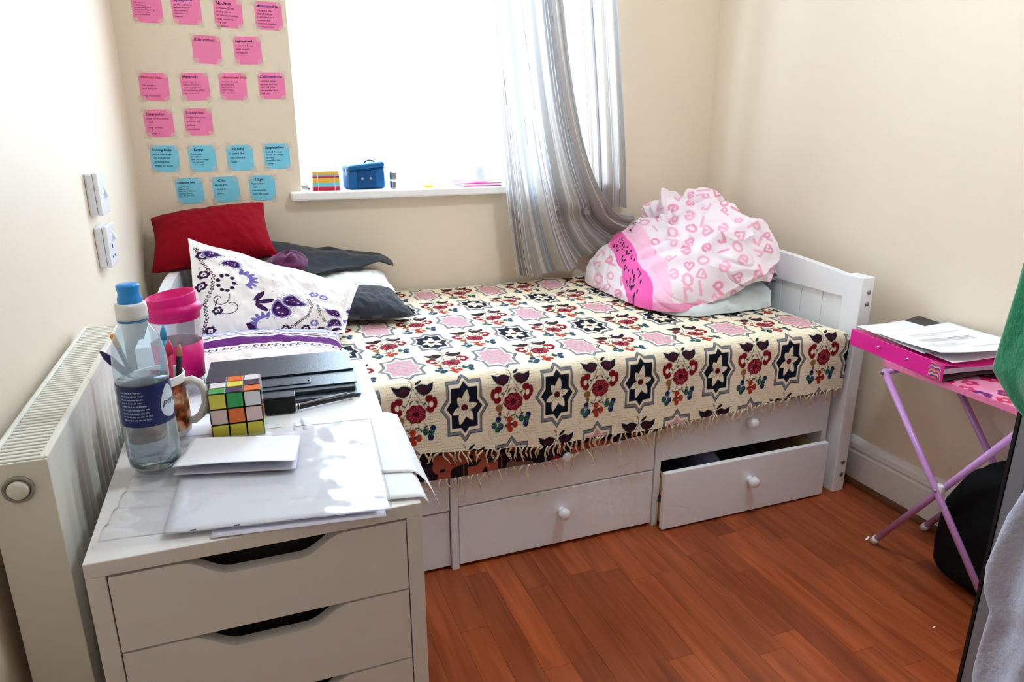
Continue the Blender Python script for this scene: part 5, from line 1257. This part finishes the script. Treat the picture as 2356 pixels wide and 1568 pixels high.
top_c = [W3(-0.006, -0.150, cz + 0.006), W3(0.218, -0.215, cz + 0.006), W3(0.222, 0.055, cz + 0.006), W3(-0.002, 0.080, cz + 0.006)]; curl3 = lambda u, v: 0.006 + 0.018 * u ** 2 + 0.012 * (1 - v) ** 2 * (u > -1)
doc(top_c, 'uppermost printed sheet on the pink binder with lines of text', 43, curl3)
# printed lines on the uppermost sheet
tc_ = [np.array(q) for q in top_c]
bm = bmesh.new()
for v_, u0, u1, wd in ((0.74, 0.25, 0.85, 0.006), (0.69, 0.25, 0.62, 0.005), (0.55, 0.20, 0.80, 0.010), (0.51, 0.20, 0.82, 0.007), (0.47, 0.20, 0.80, 0.007), (0.36, 0.15, 0.5, 0.006), (0.31, 0.15, 0.55, 0.006), (0.26, 0.15, 0.4, 0.006), (0.20, 0.5, 0.8, 0.006)):
    for (ua, ub) in ((u0, (u0 + u1) / 2), ((u0 + u1) / 2, u1)):
        f_ = []
        for (uu_, vv_) in ((ua, v_), (ub, v_), (ub, v_ + wd), (ua, v_ + wd)):
            B_ = tc_[0] * (1 - uu_) * (1 - vv_) + tc_[1] * uu_ * (1 - vv_) + tc_[2] * uu_ * vv_ + tc_[3] * (1 - uu_) * vv_
            f_.append(bm.verts.new((B_[0], B_[1], B_[2] + float(curl3(np.array(uu_), np.array(vv_))) + 0.0024)))
        bm.faces.new(f_)
ln = put('printed_lines', bm_mesh('printed_lines', bm), m_ln, bpy.data.objects[[o.name for o in COL.objects if o.name.startswith('paper_sheet')][-1]])
ph = thing('phone', 'dark grey phone lying behind the sheets against the right wall', 'phone', (1.79, 1.33, 0.585)); mph = Matrix.Translation((1.786, 1.372, 0.592)) @ Matrix.Rotation(radians(-6), 4, 'Z') @ Matrix.Rotation(radians(-12), 4, 'Y')
box('phone_body', -0.028, 0.020, -0.065, 0.065, 0.0, 0.008, M('phone_grey', S(96, 100, 106), 0.4), ph, 0.003, mph); box('phone_screen', -0.0255, 0.0175, -0.060, 0.060, 0.0081, 0.0087, M('screen_dark', S(40, 42, 48), 0.1), ph, 0, mph)
ep_ = tube('pencil', [(1.615, 0.985, 0.5345), (1.66, 1.045, 0.5345), (1.668, 1.056, 0.5345)], [0.004, 0.004, 0.0008], M('green_pencil', S(180, 190, 110), 0.5), None, 8); tag(ep_, 'pale green pencil on the flowered table top beside the binder', 'pencil')

# ------------------------------------------------------------------ black bag under the table
m_bag = M('black_nylon', S(9, 9, 11), 0.8, 0.2, bump=0.3, bscale=60)
bag = thing('bag', 'black fabric bag slumped on the floor under the folding table', 'bag', (1.66, 0.98, 0))
th2, ph2 = np.meshgrid(lin(0, 2 * pi, 90), lin(0.02, pi - 0.02, 50)); ct, st = np.cos(th2), np.sin(th2); sp, cp = np.sin(ph2), np.cos(ph2)
zz = 0.182 + 0.182 * np.sign(cp) * np.abs(cp) ** 0.8; wide = 1.0 + 0.16 * np.clip(-cp, -0.2, 1) + 0.10 * np.clip((-cp - 0.6) / 0.4, 0, 1)
nz_ = 1 + 0.06 * vnoise(ct * 2 + 4, st * 2 + cp * 2, 141, 3); sq = (np.abs(ct) ** 5 + np.abs(st) ** 5) ** (-1 / 5)
bx_ = 1.690 + 0.098 * ct * sq * sp ** 0.45 * wide * nz_; by_ = 0.955 + 0.172 * st * sq * sp ** 0.45 * wide * nz_ - 0.05 * np.clip(cp, 0, 1)
bx_ = np.clip(bx_, 1.5870, 1.7935)
put('bag_body', grid_mesh('bag_body', np.stack([bx_, by_, np.maximum(zz * (1 + 0.05 * vnoise(ct * 3, st * 3 + cp * 3, 142, 2)), 0.002)], -1)), m_bag, bag)
tube('strap', [(1.70, 0.90, 0.362), (1.70, 0.93, 0.385), (1.70, 0.97, 0.385), (1.70, 1.0, 0.352)], 0.010, m_bag, bag, 10, 0.5)
# floor scraps
for (x, y, ro, lab) in ((1.5705, 1.281, 0.5, 'white scrap of paper beside the near table foot'), (1.42, 0.945, -0.4, 'tiny white thread lying on the open floor')):
    sc_ = sheet('paper_scrap', [(x, y, 0.0002), (x + 0.014, y + 0.004, 0.0002), (x + 0.012, y + 0.009, 0.0002), (x - 0.002, y + 0.006, 0.0002)] if ro > 0 else [(x, y, 0.0002), (x + 0.011, y + 0.002, 0.0002), (x + 0.011, y + 0.0045, 0.0002), (x, y + 0.0025, 0.0002)], m_paper, lab, 'scrap', n=6, curl=(lambda u, v: 0.006 * u) if ro > 0 else None)

# ------------------------------------------------------------------ wardrobe and the clothes hung on it
m_alu = M('brushed_aluminium', S(140, 140, 146), 0.42, 0.5, metal=0.15, bump=0.1, bscale=300); m_seal = M('black_seal', S(14, 14, 16), 0.6); m_ward = M('wardrobe_cream', S(232, 224, 214), 0.4, 0.5)
wd_ = thing('wardrobe', 'tall wardrobe with cream sliding door in a grey metal frame, at the right', 'wardrobe', (1.5, -0.2, 0))
WY = 0.745
box('carcass', 1.252, XR - 0.001, YR + 0.03, WY - 0.001, 0.0, 2.25, m_ward, wd_, 0.001)
box('door_panel', 1.228, 1.246, WY - 0.85, WY - 0.036, 0.03, 2.22, m_ward, wd_, 0.001)
box('door_seal', 1.219, 1.250, WY - 0.006, WY, 0.01, 2.24, m_seal, wd_)
bm = bmesh.new(); add_box(bm, 1.220, 1.250, WY - 0.036, WY - 0.007, 0.01, 2.24, 0.002); put('door_stile', bm_mesh('door_stile', bm), m_alu, wd_)
bm = bmesh.new(); add_box(bm, 1.220, 1.250, WY - 0.895, WY - 0.85, 0.01, 2.24, 0.002); put('door_stile', bm_mesh('door_stile', bm), m_alu, wd_)
box('door_rail', 1.222, 1.250, WY - 0.85, WY - 0.045, 0.0, 0.03, m_alu, wd_); box('door_rail', 1.222, 1.250, WY - 0.85, WY - 0.045, 2.22, 2.24, m_alu, wd_)
box('door_panel', 1.232, 1.250, YR + 0.03, WY - 0.90, 0.03, 2.22, m_ward, wd_, 0.001)
hk = thing('door_hook', 'metal hook over the wardrobe door', 'hook', (1.2, 0.55, 1.5)); tube('hook_wire', [(1.2305, 0.55, 1.62), (1.212, 0.55, 1.60), (1.205, 0.55, 1.50), (1.185, 0.55, 1.47), (1.170, 0.55, 1.485)], 0.004, m_steel, hk, 8); box('hook_plate', 1.2145, 1.2215, 0.53, 0.57, 1.56, 1.66, m_steel, hk, 0.001)
def garment(name, label, zs, yl, yr, xo, mat, seed, fold):
    """soft hanging garment: a closed bulky curtain of cloth, outline (yl, yr) per height"""
    zq = lin(zs[0], zs[-1], 90); a_ = np.interp(zq, zs[::-1] if zs[0] > zs[-1] else zs, yl[::-1] if zs[0] > zs[-1] else yl); b_ = np.interp(zq, zs[::-1] if zs[0] > zs[-1] else zs, yr[::-1] if zs[0] > zs[-1] else yr)
    th_ = lin(0, 2 * pi, 91)[:-1][None, :]; cy = ((a_ + b_) / 2)[:, None]; hy = ((b_ - a_) / 2)[:, None]
    tpr = np.clip(np.minimum(lin(0, 1, 90), 1 - lin(0, 1, 90)) * 9, 0.05, 1)[:, None] ** 0.5
    nz = vnoise(np.cos(th_) * 2.2 + 5, zq[:, None] * 7 + np.sin(th_) * 2.2, seed, 3)
    Y_ = cy + hy * np.cos(th_) * tpr * (1 + 0.05 * nz); X_ = xo + (0.030 if xo < 1.19 else 0.008) * np.sin(th_) * tpr * (1 + 0.35 * nz) + (0.010 if xo < 1.19 else 0.003) * np.sin(fold * np.cos(th_) * 3 + zq[:, None] * 4) * tpr
    return tag(put(name, grid_mesh(name, np.stack([X_, Y_, np.broadcast_to(zq[:, None], Y_.shape)], -1), wrap=True), mat), label, 'clothing')
m_gr = M('green_plush', S(14, 130, 84), 0.95, 0.05, sheen=0.6, bump=1.0, bscale=130, var=0.25, vscale=25)
m_gy = M('grey_fleece', S(186, 192, 212), 0.95, 0.05, sheen=0.5, bump=1.0, bscale=110, var=0.08, vscale=30)
garment('plush_garment', 'green plush garment hanging against the wardrobe above the table', [1.46, 1.20, 0.95, 0.830, 0.777, 0.724, 0.685, 0.663, 0.648], [0.50, 0.42, 0.40, 0.39, 0.39, 0.40, 0.42, 0.45, 0.50], [0.60, 0.72, 0.745, 0.758, 0.764, 0.770, 0.779, 0.772, 0.745], 1.165, m_gr, 151, 2)
garment('fleece_garment', 'pale grey lilac fleece hanging low against the wardrobe door', [0.640, 0.58, 0.522, 0.414, 0.366, 0.334, 0.204, 0.12, 0.04], [0.46, 0.42, 0.40, 0.40, 0.40, 0.40, 0.40, 0.42, 0.45], [0.60, 0.655, 0.672, 0.686, 0.682, 0.664, 0.674, 0.672, 0.65], 1.146, m_gy, 153, 3)

# ------------------------------------------------------------------ fill lamp, added unseen above the frame to brighten the shaded side
lamp = thing('fill_lamp', 'round white fill lamp added on the ceiling, out of view, above the middle of the room', 'lamp', (1.02, 1.02, ZC))
lathe('fill_lamp_base', [(0, 0), (0.165, 0), (0.165, -0.022), (0.155, -0.030), (0.150, -0.030), (0.150, -0.012), (0, -0.012)], (1.02, 1.02, ZC), m_upvc, lamp, 48)
ml = bpy.data.materials.new('fill_lamp_diffuser'); ml.use_nodes = True; pp = ml.node_tree.nodes['Principled BSDF']
pp.inputs['Base Color'].default_value = (0.9, 0.9, 0.9, 1); pp.inputs['Emission Color'].default_value = (0.80, 0.91, 1.0, 1); pp.inputs['Emission Strength'].default_value = FILL_LAMP
lathe('fill_lamp_diffuser', [(0.148, -0.020), (0.146, -0.040), (0.125, -0.058), (0.08, -0.068), (0.0, -0.072)], (1.02, 1.02, ZC), ml, lamp, 48)

garment('plush_garment', 'green plush sleeve showing behind the grey fleece on the wardrobe', [0.66, 0.60, 0.55, 0.45, 0.35, 0.30, 0.26], [0.52, 0.50, 0.50, 0.50, 0.50, 0.52, 0.55], [0.66, 0.690, 0.697, 0.690, 0.703, 0.694, 0.66], 1.206, m_gr, 157, 1)
